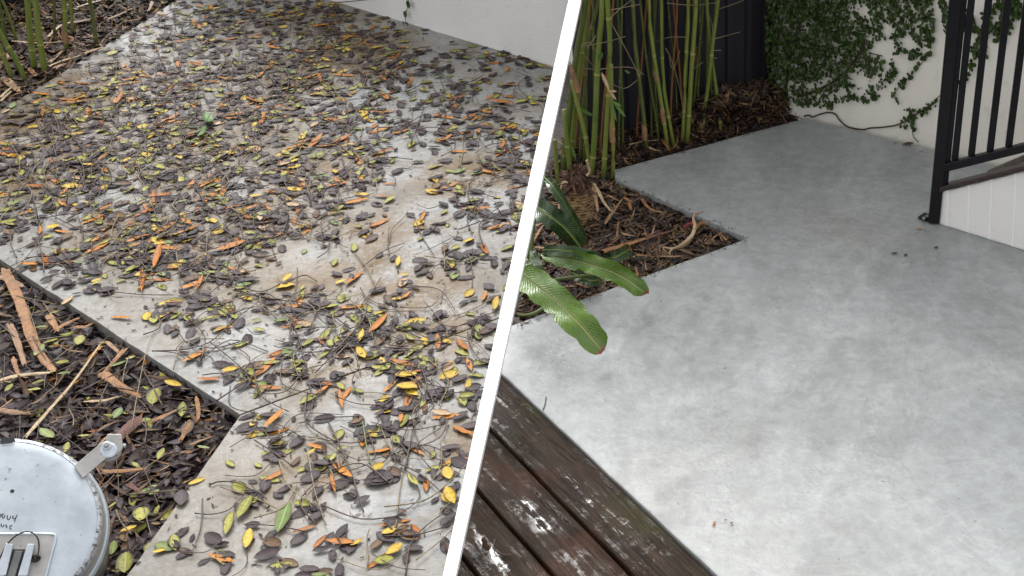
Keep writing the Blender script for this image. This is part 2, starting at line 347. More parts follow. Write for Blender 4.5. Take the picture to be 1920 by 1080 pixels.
# ------------------------------------------------------------------ ground, slabs, beds
def slab(name, px, mat, top=0.0, th=.1, bev=.006):
    q_ = [at(x, y) for x, y in px]; q_ = [Vector((p.x, p.y, top)) for p in q_]; pts = []; ej = random.Random(5)
    for i, p in enumerate(q_):
        n_ = q_[(i + 1) % len(q_)]; k_ = max(1, int((n_ - p).length / .06)); pts.append(p)
        for j in range(1, k_): pts.append(p.lerp(n_, j / k_) + Vector((ej.uniform(-.0016, .0016), ej.uniform(-.0016, .0016), 0)))
    bm = bmesh.new(); vs = [bm.verts.new(p) for p in pts]; f = bm.faces.new(vs); f.normal_update()
    if f.normal.z < 0: f.normal_flip()
    r = bmesh.ops.extrude_face_region(bm, geom=[f]); tv = [e for e in r['geom'] if isinstance(e, bmesh.types.BMVert)]
    bmesh.ops.translate(bm, vec=(0, 0, -th), verts=vs)
    bmesh.ops.recalc_face_normals(bm, faces=bm.faces)
    ed = [e for e in bm.edges if all(v in tv for v in e.verts)]
    bmesh.ops.bevel(bm, geom=ed, offset=bev, segments=2, affect='EDGES', profile=.6)
    me = bpy.data.meshes.new(name); bm.to_mesh(me); bm.free(); me.materials.append(M[mat])
    return tag(link(name, me), kind='structure')
m = MB(); S = 400; m.add([(-S, -S, -.16), (S, -S, -.16), (S, S, -.16), (-S, S, -.16)], [[0, 1, 2, 3]]); tag(m.build('ground', 'soil'), kind='structure')
PX = divider_x
LEFT_A = [(-150, 389), (449, 778), (PX(592) - 1, 592), (PX(140), 140), (1090, 132), (1090, 138), (639, 7), (420, -58), (345, -9), (255, 49), (87, 155), (0, 207), (-150, 300)]
LEFT_A = [(-150, 389), (449, 777), (PX(590), 590), (PX(146), 146), (1085, 133), (639, 4), (420, -60), (345, -9), (255, 49), (87, 155), (0, 207), (-150, 300)]
LEFT_B = [(450, 779.2), (PX(592), 592), (PX(1130), 1130), (203, 1130), (314, 972)]
RIGHT = [(1150, 318), (1508, 221), (1760, 283), (1960, 332), (2150, 1180), (1454, 1180), (1346, 1080), (PX(695) + 8, 695), (PX(612) + 8, 612), (1402, 446), (1154, 334)]
slab('leaf_strewn_slab', LEFT_A, 'weathered_concrete', bev=.0015); slab('leaf_strewn_slab', LEFT_B, 'weathered_concrete', bev=.0015); slab('clean_slab', RIGHT, 'clean_concrete', bev=.006)
rn = np.random.RandomState(3)
def bed(name, px, zf, step=.03):
    pts = [at(x, y) for x, y in px]; x0, x1 = min(p.x for p in pts), max(p.x for p in pts); y0, y1 = min(p.y for p in pts), max(p.y for p in pts)
    nx, ny = int((x1 - x0) / step) + 2, int((y1 - y0) / step) + 2
    v = [(x0 + i * step, y0 + j * step, zf(x0 + i * step, y0 + j * step) + rn.uniform(-.006, .006)) for j in range(ny) for i in range(nx)]
    f = [[j * nx + i, j * nx + i + 1, (j + 1) * nx + i + 1, (j + 1) * nx + i] for j in range(ny - 1) for i in range(nx - 1)]
    mm = MB(); mm.add(v, f); tag(mm.build(name, 'soil', smooth=True), kind='structure')
EA, EB = at(1150, 318), at(1508, 221); EN = Vector((-(EB - EA).y, (EB - EA).x, 0)).normalized()
if EN.y < 0: EN = -EN
def z_right(x, y):
    d = (Vector((x, y, 0)) - EA).dot(EN); al = (Vector((x, y, 0)) - EA).dot((EB - EA).normalized()) / (EB - EA).length
    t = min(1, max(0, (d - .02) / .32)); hgt = .05 + .07 * min(1, max(0, (al - .3) / .5))
    return -.035 + hgt * t * t * (3 - 2 * t) + .03 * math.exp(-((al - .82) / .14) ** 2) * t
BED_R = [(960, 700), (1420, 700), (1530, 150), (1060, 130)]
bed('planting_bed', [(930, 640), (1410, 640), (1520, 140), (1060, 130)], z_right)
bed('planting_bed', [(-200, 380), (460, 380), (460, 1150), (-200, 1150)], lambda x, y: -.045)
bed('planting_bed', [(-250, 300), (420, 300), (420, -120), (-250, -120)], lambda x, y: -.012)

# ------------------------------------------------------------------ walls and fence
def wall(name, pa, pb, h, th, mat, label, z0=-.1):
    a, c_ = at(*pa), at(*pb); d = (c_ - a).normalized(); n = Vector((-d.y, d.x, 0))
    if n.y < 0: n = -n
    o = obj(name, prism([a + Vector((0, 0, z0)), c_ + Vector((0, 0, z0)), c_ + Vector((0, 0, h)), a + Vector((0, 0, h))], n * th, .006), mat)
    tag(o, label, 'wall'); return a, n
LW_P, LW_N = wall('rendered_wall', (330, -86), (1085, 139), 1.15, .14, 'pale_render', 'pale speckled rendered wall behind the leaf covered slab')
RW_P, RW_N = wall('garden_wall', (1446, 199), (2300, 405), 2.4, .14, 'white_render', 'cream rendered garden wall half covered by a dark creeper')
def fence(pa, pb, h, label, step=.085, z0=-.1):
    a, c_ = at(*pa), at(*pb); d = (c_ - a); L = d.length; d.normalize(); n = Vector((-d.y, d.x, 0))
    if n.y > 0: n = -n                                   # n towards the camera
    t = thing('sheet_fence', label, 'fence'); k = int(L / step)
    st = L / k; prof = [(0, 0), (.62 * st, 0), (.68 * st, .014), (.92 * st, .014), (.98 * st, 0), (st, 0)]
    mm = MB(); v = []; f = []
    for x, q in prof: v += [d * x + n * q, d * x + n * q + Vector((0, 0, h))]
    for i in range(len(prof) - 1): f.append([2 * i, 2 * i + 2, 2 * i + 3, 2 * i + 1])
    nb = len(v)
    v += [p - n * .003 for p in v]
    f += [[j + nb for j in q[::-1]] for q in f]
    mm.add(v, f); me = mm.mesh('panel', 'charcoal_metal')
    for i in range(k):
        o = link('panel', me, t); o.location = a + d * (st * i + .001 * (i % 2)) + Vector((0, 0, z0))
    for z in (.02, h - .02):
        obj('rail', box(a + d * (L / 2) - n * .03 + Vector((0, 0, z + z0)), d * (L / 2), n * .02, Vector((0, 0, .03)), .004), 'charcoal_metal', t)
    for e in (0, 1):
        obj('post', box(a + d * (L * e) + d * (.025 if e else -.025) + Vector((0, 0, h / 2 + z0)), d * .024, n * .03, Vector((0, 0, h / 2 + .02)), .004), 'charcoal_metal', t)
    return a, n
FR_P, FR_N = fence((1112, 271), (1440, 187), 2.0, 'charcoal corrugated metal fence behind the tall bamboo clump')
fence((-200, 115), (95, -28), 1.6, 'dark metal fence behind the short bamboo at the top left corner')

# ------------------------------------------------------------------ white divider: graphic line between the two views, built as a strip
p0 = at(PX(1125), 1125, .03); p1 = hit(PX(-45), -45, FR_P + FR_N * .06, FR_N)
dd = (p1 - p0).normalized(); vw_ = ((p0 + p1) / 2 - CO).normalized(); wx = dd.cross(Vector((0, 0, 1))).normalized(); tz = dd.cross(wx).normalized()
if tz.z > 0: tz = -tz
def hw(p): return 12.4 * (p - CO).dot(FW) / F
h0, h1 = hw(p0), hw(p1)
obj_b = obj('divider_strip', prism([p0 - wx * h0, p0 + wx * h0, p1 + wx * h1, p1 - wx * h1], tz * .014, .0015), 'white_paint')
tag(obj_b, 'long white graphic divider line parting the leafy slab from the clean one', 'divider')

# ------------------------------------------------------------------ deck
dk = thing('timber_deck', 'wet dark brown timber deck beside the clean slab', 'deck')
DA, DB = at(940, 699), at(1346, 1083); dv = (DB - DA).normalized(); dn = Vector((dv.y, -dv.x, 0))
if dn.x > 0: dn = -dn
gaps = [0.0]
for (x, y) in ((1190, 1080), (1042, 1080), (900, 1080), (770, 1080), (660, 1080)): gaps.append((at(x, y) - DA).dot(dn))
a0 = -.25; a1 = (DB - DA).length + .5
def deck_edge(q):    # the deck ends under the batten
    for k in range(400):
        s = a0 + k * .01; p = DA + dv * s + dn * q
        d = p - CO; Z = d.dot(FW); x = CX + F * d.x / Z; y = CY - F * d.dot(UP) / Z
        if x > PX(y) - 2: return s
    return a0
for i in range(len(gaps) - 1):
    q0, q1 = gaps[i] + (.004 if i else .003), gaps[i + 1] - .004
    nseg = 14; mm = MB(); v = []; uv = []
    s0a, s0b = deck_edge(q0), deck_edge(q1)
    rows = []
    for q, z in ((q0, -.045), (q0, -.009), (q0 + .004, -.005), ((q0 + q1) / 2, -.0035), (q1 - .004, -.005), (q1, -.009), (q1, -.045)):
        sa = s0a + (s0b - s0a) * (q - q0) / (q1 - q0)
        for k in range(nseg + 1):
            s = sa + (a1 - sa) * k / nseg; p = DA + dv * s + dn * q
            v.append((p.x, p.y, z + .0015 * math.sin(3 * s + i))); uv.append((s, q))
    f = [[r * (nseg + 1) + k, r * (nseg + 1) + k + 1, (r + 1) * (nseg + 1) + k + 1, (r + 1) * (nseg + 1) + k] for r in range(6) for k in range(nseg)]
    mm.add(v, f, uv); mm.build('board', 'deck_timber', dk, True)

# ------------------------------------------------------------------ staircase side and railing
SB0, SB1 = at(1752, 418), at(1920, 471); sd = (SB1 - SB0).normalized(); sn = Vector((-sd.y, sd.x, 0))
if sn.y < 0: sn = -sn                                    # away from the camera
def P(x, y, o=0.0): return hit(x, y, SB0 + sn * o, sn)
st = thing('staircase', 'white boarded side of a short staircase with brown edge board', 'stairs')
xs_t = [(1753, 363), (1778, 357), (1817, 347.5), (1859, 337), (1904, 326), (1956, 313), (2010, 299)]
xs_b = [(1752, 418), (1774, 425), (1813, 437), (1853, 450), (1897, 464), (1946, 479), (1998, 495)]
for i in range(6):
    a, b_, c_, d_ = P(*xs_b[i]), P(*xs_b[i + 1]), P(*xs_t[i + 1]), P(*xs_t[i]); g = sd * .0035
    for q in (a, b_): q.z = .004
    obj('board', prism([a + g, b_ - g, c_ - g, d_ + g], sn * .02, .0035), 'cladding_paint', st)
obj('backing', prism([P(1752, 418, .0035) + Vector((0, 0, .003)), P(1998, 495, .0035) + Vector((0, 0, .003)), P(2010, 299, .0035), P(1753, 363, .0035)], sn * .03), 'white_paint', st)  # whiter than the boards: light caught in the grooves, put into the colour
obj('stringer', prism([P(1753, 363, -.012), P(2010, 299, -.012), P(2010, 289, -.012), P(1753, 353.5, -.012)], sn * .055, .003), 'stringer_timber', st)
u1, u2 = P(1772, 352, .04), P(2010, 291, .04)
obj('tread', prism([u1, u2, u2 + sn * .42 + Vector((0, 0, .012)), u1 + sn * .02 + sd * .10], Vector((0, 0, -.018)), .002), 'tread_timber', st)
u3, u4 = P(1850, 326, .3), P(2015, 276, .3)
obj('riser', prism([u3, u4, u4 + Vector((0, 0, .05)), u3 + Vector((0, 0, .012))], sn * .02, .002), 'tread_timber', st)
rl = thing('stair_railing', 'black metal stair railing with square balusters', 'railing')
def post(x, y, w_, top, name, z=None, o=.01):
    p = P(x, y, o); p.z = p.z if z is None else z
    ax, ay = (sd * .86 + sn * .5).normalized() * w_, (sn * .86 - sd * .5).normalized() * w_
    obj(name, box(p + Vector((0, 0, (top - p.z) / 2)), ax, ay, Vector((0, 0, (top - p.z) / 2)), .002), 'black_powdercoat', rl)
post(1751, 414, .0185, 1.6, 'post', .006, .0)
post(1769, 350, .0135, 1.7, 'post', None, .012)
for (x, y) in ((1790, 300), (1821, 292), (1856, 284), (1891, 275), (1927, 266), (1963, 257)): post(x, y, .0105, 1.7, 'baluster', None, .012)
rp = [P(1761, 326, -.01), P(2010, 264, -.01), P(2010, 248.5, -.01), P(1761, 310, -.01)]
obj('bottom_rail', prism(rp, sn * .04, .003), 'black_powdercoat', rl)
tr = [p + Vector((0, 0, 1.08)) for p in rp]; obj('top_rail', prism(tr, sn * .05, .004), 'black_powdercoat', rl)
bp = at(1740, 411); obj('base_plate', box(bp + Vector((0, 0, .006)), sd * .027, sn * .022, Vector((0, 0, .004)), .002), 'black_powdercoat', rl)
for (x, y) in ((1732, 409), (1738, 405)): obj('bolt', tube([at(x, y, .008), at(x, y, .02)], .006, 6), 'dark_steel', rl)

# ------------------------------------------------------------------ creeper on the garden wall
def W(x, y, o=0.0): return hit(x, y, RW_P - RW_N * o, RW_N)
cr = thing('climbing_plant', 'dark green creeper spreading over the cream garden wall', 'creeper')
upper = [(1436, -20), (1436, 120), (1450, 165), (1475, 195), (1512, 200), (1560, 196), (1610, 186), (1650, 172), (1676, 150), (1690, 118), (1735, 108), (1752, 80), (1752, -20)]
holes = [(1663, 57, 13), (1655, 92, 24), (1688, 112, 16), (1705, 82, 16), (1735, 93, 10), (1615, 152, 17), (1580, 172, 10), (1640, 150, 9), (1620, 22, 11), (1662, 128, 9), (1596, 140, 8), (1610, 178, 8), (1720, 45, 6), (1548, 150, 7)]
def dens(x, y):
    d = 1.0
    for hx, hy, hr in holes:
        if (x - hx) ** 2 + ((y - hy) * 1.15) ** 2 < (hr * R.uniform(.75, 1.15)) ** 2: return 0
    if x > 1590: d *= .6
    if y > 150: d *= .55
    return d
spots = []
while len(spots) < 4000:
    x, y = R.uniform(1434, 1752), R.uniform(-20, 202)
    if inside(x, y, upper) and R.random() < dens(x, y): spots.append((x, y, R.choice([R.uniform(.45, .8), R.uniform(.7, 1.2)])))
def strand(pts, n, spread=4, s=1.0):
    q = smooth_path([Vector((x, y, 0)) for x, y in pts], 6)
    for i in range(n):
        p = q[min(len(q) - 1, int(i / n * len(q)))]; spots.append((p.x + R.uniform(-spread, spread), p.y + R.uniform(-spread, spread), s * R.uniform(.75, 1.2)))
    return q
stems = []
for pts, n, sp, s in (([(1745, 100), (1715, 133), (1700, 150), (1690, 165)], 16, 5, 1.2), ([(1690, 155), (1678, 175), (1682, 192)], 10, 5, .9), ([(1500, 196), (1530, 196), (1562, 200)], 26, 5, .9), ([(1590, 180), (1620, 188), (1645, 180)], 30, 6, 1),
        ([(1695, 233), (1715, 216), (1735, 206), (1752, 194)], 60, 7, .8), ([(1700, 205), (1710, 215)], 8, 6, .8), ([(1712, 225), (1713, 245)], 7, 3, 1), ([(1840, 60), (1825, 110), (1812, 145), (1785, 165)], 46, 6, 1), ([(1855, 20), (1845, 60), (1838, 100)], 70, 12, 1.1),
        ([(1790, 0), (1810, 40), (1825, 50)], 90, 12, 1.1), ([(1880, 0), (1890, 40), (1870, 65)], 110, 14, 1.1), ([(1815, 85), (1830, 100)], 12, 5, 1), ([(1900, 0), (1912, 25)], 40, 10, 1.1), ([(1765, 0), (1775, 45), (1790, 90)], 50, 7, 1)):
    stems.append(strand(pts, n, sp, s))
lm = MB(); lv = leaf_vf(1, .74, .25, .3, .3, 3); lm.add(*lv[:2], lv[2]); lme = lm.mesh('leaf', 'vine_leaf', True)
fol = MB(); nobj = 0
basis = Matrix((RW_N.cross(Vector((0, 0, 1))).normalized(), Vector((0, 0, 1)), -RW_N)).transposed()
order = sorted(range(len(spots)), key=lambda i: -spots[i][2] * (1.6 if i >= 4000 else 1))
big = set(order[:290])
for i, (x, y, s) in enumerate(spots):
    p = W(x, y, R.uniform(.004, .05 if (i < 4000 and x < 1600) else .02)); L = .0195 * s
    q = basis.to_4x4() @ Matrix.Rotation(R.uniform(-2.4, -.7), 4, 'Z') @ Matrix.Rotation(R.uniform(-.7, .7), 4, 'Y') @ Matrix.Rotation(R.uniform(-.6, .6), 4, 'X') @ Matrix.Scale(L, 4)
    mat4 = Matrix.Translation(p) @ q
    if i in big:
        o = link('leaf', lme, cr); o.matrix_world = mat4
    else: fol.add([mat4 @ Vector(a) for a in lv[0]], lv[1], lv[2], 0, R.random())
tag(fol.build('foliage', 'vine_leaf', cr, True), kind='stuff')
for pts, r in (([(1500, 180), (1535, 168), (1570, 148), (1600, 118), (1625, 75)], .006), ([(1610, 107), (1640, 115), (1656, 118)], .003), ([(1632, 100), (1654, 105)], .002),
               ([(1508, 218), (1516, 216), (1524, 219), (1535, 215), (1552, 211), (1566, 214), (1575, 226), (1590, 238), (1618, 243), (1632, 240), (1660, 238), (1692, 230), (1752, 192)], .0032), ([(1711, 245), (1713, 257), (1722, 266)], .0016),
               ([(1470, 190), (1480, 120), (1500, 40), (1510, -20)], .006), ([(1450, 160), (1460, 60), (1455, -20)], .005), ([(1785, 165), (1770, 172), (1752, 190)], .0018)):
    obj('stem', tube(smooth_path([W(x, y, .008 + r) for x, y in pts], 5), r, 6), 'twig_bark', cr, True)
for q in stems: obj('stem', tube([W(p.x, p.y, .006) for p in q], .0012, 4), 'twig_bark', cr)
# small climber at the foot of the pale wall
def W2(x, y, o=0.0): return hit(x, y, LW_P - LW_N * o, LW_N)
c2 = thing('seedling_climber', 'small green climber sprouting at the foot of the pale wall', 'climber')
obj('stem', tube(smooth_path([W2(757, 58, .01), W2(760, 40, .012), W2(762, 22, .01), W2(766, 2, .012), W2(764, -20, .01)]), .002, 5), 'twig_green', c2)
leaf_mat('sprout_leaf', (.03, .085, .015), (.05, .13, .025), (.02, .05, .012), (.09, .17, .04))
lm = MB(); lm.add(*lv[:2], lv[2]); lms = lm.mesh('leaf', 'sprout_leaf', True)
basis2 = Matrix((LW_N.cross(Vector((0, 0, 1))).normalized(), Vector((0, 0, 1)), -LW_N)).transposed()
for (x, y, s, a) in ((767, 8, .045, -1.2), (761, 26, .04, -2.0), (757, 42, .022, -2.4), (764, 44, .02, -.8), (756, 52, .022, -2.8), (764, 55, .026, -.5), (759, 59, .024, -1.6), (766, -12, .04, -1.4)):
    o = link('leaf', lms, c2); o.matrix_world = Matrix.Translation(W2(x, y, .02)) @ basis2.to_4x4() @ Matrix.Rotation(a, 4, 'Z') @ Matrix.Rotation(R.uniform(-.4, .4), 4, 'Y') @ Matrix.Scale(s, 4)
rt = obj('fallen_twig', tube(smooth_path([W2(575, -4, .03), W2(600, 4, .03), W2(640, 4, .03), W2(700, -2, .03)]), .0025, 5), 'twig_bark'); tag(rt, 'dark curved stem lying along the top of the pale wall foot', 'twig')

# ------------------------------------------------------------------ bamboo
def culm_mesh(path, r0, r1, node=.24, ph=0.0):
    """path densely sampled; swollen pale rings at the nodes"""
    out = []; L = 0; tot = sum((path[i + 1] - path[i]).length for i in range(len(path) - 1))
    nodes = []; s = ph
    while s < tot: nodes.append(s); s += node * (1 + .25 * math.sin(s * 5))
    samples = sorted(set([i * .06 for i in range(int(tot / .06) + 1)] + [tot] + [n + d for n in nodes for d in (-.009, -.004, .0, .004, .009) if 0 < n + d < tot]))
    pts = []; rad = []; ring = []
    acc = [0]
    for i in range(len(path) - 1): acc.append(acc[-1] + (path[i + 1] - path[i]).length)
    for s in samples:
        i = max(0, min(len(path) - 2, next((k for k in range(len(acc) - 1) if acc[k + 1] >= s), len(path) - 2)))
        t = (s - acc[i]) / max(1e-6, acc[i + 1] - acc[i]); p = path[i].lerp(path[i + 1], t)
        r = r0 + (r1 - r0) * s / tot; k = min(abs(s - n) for n in nodes) if nodes else 1
        b_ = 1.16 if k < .002 else (1.05 if k < .006 else 1.0)
        pts.append(p); rad.append(r * b_); ring.append(1.0 if k < .0055 else 0.0)
    v, f, uv = tube(pts, rad, 9)
    mm = MB(); n = 9
    mm.add(v, f, uv)
    mm.r = [(ring[i // n] + ring[i // n + 1]) / 2 if i < (len(pts) - 1) * n else 0 for i in range(len(f))]
    return mm
def vplane(base):                                   # upright plane through a base point, square to the view
    d = Vector((base.x, base.y, 0)); d.normalize(); d = (d + Vector((0, 1, 0))).normalized(); return base, d
def sheath_on(pa, pb, w0, w1, mat, parent, open_=.75):
    """papery cone hugging a stem from pa up to its tip pb"""
    d = (pb - pa); L = d.length; d.normalize(); a = d.cross(Vector((0, 1, 0))).normalized(); b_ = d.cross(a)
    mm = MB(); v = []; uv = []; n = 8; k = 7
    if b_.y > 0: b_ = -b_
    for i in range(k + 1):
        t = i / k; r = (w0 + (w1 - w0) * t) * (1 - max(0, t - .6) * 1.9); r = max(r, .0012)
        for j in range(n + 1):
            an = (j / n - .5) * 2 * math.pi * open_
            v.append(pa + d * L * t + (b_ * math.cos(an) + a * math.sin(an)) * r); uv.append((t * L, j / n))
    f = [[i * (n + 1) + j, i * (n + 1) + j + 1, (i + 1) * (n + 1) + j + 1, (i + 1) * (n + 1) + j] for i in range(k) for j in range(n)]
    mm.add(v, f, uv); return mm.build('sheath', mat, parent, True)
culm_planes = []
def culm(px, wpx, label, mat='culm_green', sheaths=(), grow=True, group='bamboo culms by the metal fence', z=None, zb=-.02):
    base = at(*px[0], zb); pl = vplane(base); pts = [base] + [hit(x, y, *pl) for x, y in px[1:]]
    if grow:
        d = (pts[-1] - pts[-2]).normalized(); d = (d + Vector((0, 0, .6))).normalized()
        while pts[-1].z < 2.3: pts.append(pts[-1] + (d + Vector((R.uniform(-.05, .05), R.uniform(-.1, .02), 0))) * .35)
    path = smooth_path(pts, 5); sc_ = scale_at(px[0][1]); r = wpx / 2 / sc_
    t = thing('bamboo_culm', label, 'bamboo', group)
    culm_mesh(path, r, r * (.75 if grow else .9), R.uniform(.2, .3), R.uniform(.03, .2)).build('stem', mat, t, True)
    for (xa, ya, xb, yb, wa) in sheaths:
        sheath_on(hit(xa, ya, *pl), hit(xb, yb, *pl), wa / 2 / sc_ + .0015, wa / 2.4 / sc_ + .001, 'sheath_tan', t)
    culm_planes.append((t, pl)); return t, pl
ordn = 'first second third fourth fifth sixth seventh eighth ninth tenth eleventh twelfth thirteenth fourteenth fifteenth sixteenth seventeenth eighteenth nineteenth twentieth'.split()
CU = [
 ([(1047, 352), (1043, 300), (1040, 262)], 8, 'short bamboo stump beside the white batten above the strelitzia', 'culm_green', (), False),
 ([(1056, 326), (1066, 230), (1078, 120), (1098, 0)], 11, 'olive bamboo culm leaning along the white batten', 'culm_olive', (), True),
 ([(1070, 335), (1063, 265), (1058, 205)], 9, 'short broken bamboo culm just above the shaggy palm stump', 'culm_green', (), False),
 ([(1066, 318), (1072, 270), (1085, 135), (1102, 0)], 11, 'bright green bamboo culm rising behind the shaggy palm stump', 'culm_green', (), True),
 ([(1106, 332), (1100, 267), (1077, 172), (1073, 150)], 9, 'leaning green bamboo shoot tipped by a long tan sheath', 'culm_green', ((1083, 172, 1068, 116, 11),), False),
 ([(1087, 305), (1096, 180), (1104, 75), (1122, 0)], 7, 'thin olive bamboo culm crossing behind the brightest culms', 'culm_olive', (), True),
 ([(1094, 312), (1099, 240), (1098, 125), (1100, 0)], 6, 'thin dim bamboo culm between two thick bright culms', 'culm_olive', (), True),
 ([(1108, 335), (1114, 270), (1122, 100), (1130, 0)], 11, 'thick green bamboo culm, nearest to the palm stump', 'culm_green', (), True),
 ([(1131, 336), (1138, 225), (1144, 95), (1139, 0)], 10, 'thick green bamboo culm at the corner tip of the clean slab', 'culm_green', (), True),
 ([(1149, 336), (1150, 262), (1147, 190), (1146, 120)], 8, 'bamboo culm with tan sheath touching the clean slab corner', 'culm_green', ((1149, 266, 1145, 222, 10),), False),
 ([(1180, 262), (1175, 220), (1160, 120), (1150, 50), (1147, 0)], 5, 'thin dim bamboo culm in front of the fence next to dry twigs', 'culm_olive', (), True),
 ([(1212, 283), (1209, 240), (1200, 162), (1190, 75), (1186, 0)], 8, 'olive bamboo culm with one tan sheath low on its stem', 'culm_olive', ((1209, 262, 1207, 222, 10),), True),
 ([(1237, 272), (1229, 215), (1214, 125), (1200, 0)], 5, 'slender dim bamboo culm behind the double sheathed one', 'culm_olive', (), True),
 ([(1252, 277), (1246, 235), (1235, 162), (1222, 75), (1216, 0)], 8, 'bamboo culm with two tan sheaths one above the other', 'culm_green', ((1244, 226, 1240, 190, 9), (1232, 150, 1226, 128, 9)), True),
 ([(1264, 276), (1247, 180), (1241, 100), (1240, 0)], 7, 'pale green bamboo culm crossing the double sheathed culm at its foot', 'culm_green', (), True),
 ([(1283, 240), (1278, 180), (1272, 112), (1261, 0)], 5, 'dead orange brown bamboo culm', 'culm_dead', (), True),
 ([(1262, 235), (1262, 180), (1256, 110), (1246, 30), (1243, 0)], 4, 'thin dead brown bamboo cane near the orange one', 'culm_dead', (), True),
 ([(1279, 268), (1282, 230), (1287, 100), (1291, 0)], 8, 'green bamboo culm, first of a close pair beside the dead orange cane', 'culm_green', (), True),
 ([(1288, 270), (1291, 230), (1297, 125), (1305, 0)], 9, 'green bamboo culm, second of a close pair beside the dead orange cane', 'culm_green', (), True),
 ([(1305, 243), (1308, 180), (1313, 80), (1313, 0)], 5, 'dim thin bamboo culm behind the close pair', 'culm_olive', (), True),
 ([(1316, 254), (1320, 215), (1327, 165), (1337, 75), (1346, 0)], 8, 'green bamboo culm with a tan sheath at its foot by the slab edge', 'culm_green', ((1316, 250, 1313, 222, 10),), True),
 ([(1324, 240), (1326, 190), (1326, 90), (1326, 0)], 7, 'dark olive bamboo culm among the crossing pair nearest the mulch heap', 'culm_olive', (), True),
 ([(1351, 250), (1349, 215), (1342, 162), (1332, 88), (1325, 0)], 7, 'curved green bamboo culm standing nearest the mulch heap', 'culm_green', (), True),
]
THIN = ((1076, 300, 1108, 4), (1118, 292, 1112, 5), (1082, 296, 1090, 4), (1124, 300, 1150, 4), (1160, 290, 1166, 4), (1168, 282, 1158, 5), (1192, 272, 1212, 4), (1222, 268, 1230, 4), (1236, 262, 1226, 4), (1256, 258, 1270, 4), (1270, 250, 1252, 3), (1298, 246, 1320, 4), (1310, 240, 1300, 4), (1334, 238, 1342, 4), (1050, 318, 1094, 6), (1060, 312, 1096, 5))
for k, (x, yb, xt, w_) in enumerate(THIN):
    culm([(x, yb), (x + (xt - x) * .4 + R.uniform(-4, 4), yb * .6), (xt, 0)], w_, f'{ordn[sorted(q[0] for q in THIN).index(x)]} thin shaded bamboo cane from the batten along the fence', 'culm_olive' if k % 3 else 'culm_dead', (), True, 'thin canes close against the metal fence')
made = [culm(px, w_, lab, mt, sh, gr) for px, w_, lab, mt, sh, gr in CU]
def branch(i, px, r=.0016, mat='twig_straw'):
    t, pl = made[i]; obj('branch', tube(smooth_path([hit(x, y, pl[0] - pl[1] * .02, pl[1]) for x, y in px], 4), [r * (1 - .5 * k / (len(px) * 4)) for k in range((len(px) - 1) * 4 + 1)], 4), mat, t)
for i, px in ((8, [(1145, 19), (1175, 13), (1200, 8)]), (8, [(1145, 33), (1165, 15), (1184, 0)]), (7, [(1090, 88), (1140, 78), (1173, 68)]), (7, [(1125, 130), (1160, 126), (1190, 128), (1207, 140)]), (3, [(1090, 127), (1118, 131)]),
        (3, [(1090, 98), (1105, 115), (1122, 135)]), (7, [(1128, 138), (1140, 152), (1170, 166), (1195, 150)]), (8, [(1145, 42), (1175, 95), (1195, 135), (1200, 148)]), (20, [(1340, 73), (1365, 66), (1388, 60)]), (20, [(1345, 18), (1375, 8), (1395, 0)]), (20, [(1338, 95), (1352, 94)]),
        (17, [(1250, 6), (1300, 10), (1345, 5)]), (17, [(1290, 70), (1255, 70), (1230, 78)]), (18, [(1298, 132), (1310, 122), (1318, 117)]), (13, [(1248, 90), (1262, 120), (1275, 170), (1282, 215)]), (13, [(1275, 95), (1262, 130), (1254, 105)]), (7, [(1100, 92), (1118, 66)]), (7, [(1090, 86), (1105, 80), (1118, 96)]),
        (21, [(1318, 78), (1300, 98), (1296, 105)]), (22, [(1338, 108), (1345, 110)]), (3, [(1108, 0), (1113, 20), (1117, 40)]), (20, [(1325, 20), (1335, 45), (1336, 80)])):
    branch(i, px)
def blade(i, xa, ya, xb, yb, wpx, mat='bamboo_blade', bow=0.0):
    t, pl = made[i]; a, c_ = hit(xa, ya, pl[0] - pl[1] * .03, pl[1]), hit(xb, yb, pl[0] - pl[1] * .06, pl[1]); L = (c_ - a).length
    v, f, uv = leaf_vf(L, L * wpx / math.hypot(xb - xa, yb - ya), .12, .2, .5, 6); d = (c_ - a).normalized(); y_ = d.cross(FW).normalized(); z_ = d.cross(y_)
    if z_.dot(FW) > 0: z_ = -z_; 
    q = Matrix((d, y_, z_)).transposed().to_4x4(); mm = MB(); mm.add([Matrix.Translation((a + c_) / 2) @ q @ Vector(p) for p in v], f, uv, 0, R.random()); mm.build('leaf', mat, t, True)
for a in ((3, 1056, 186, 1116, 220, 9), (9, 1147, 186, 1173, 220, 7), (9, 1148, 190, 1166, 200, 5), (9, 1146, 190, 1156, 228, 5), (9, 1138, 165, 1156, 188, 6, 'tan_leaf'), (9, 1128, 136, 1142, 168, 8, 'tan_leaf'), (9, 1140, 170, 1158, 172, 4, 'tan_leaf'),
          (7, 1122, 112, 1132, 98, 6), (5, 1172, 132, 1182, 139, 3), (3, 1064, 245, 1055, 285, 7), (3, 1068, 262, 1080, 300, 6)): blade(*a)
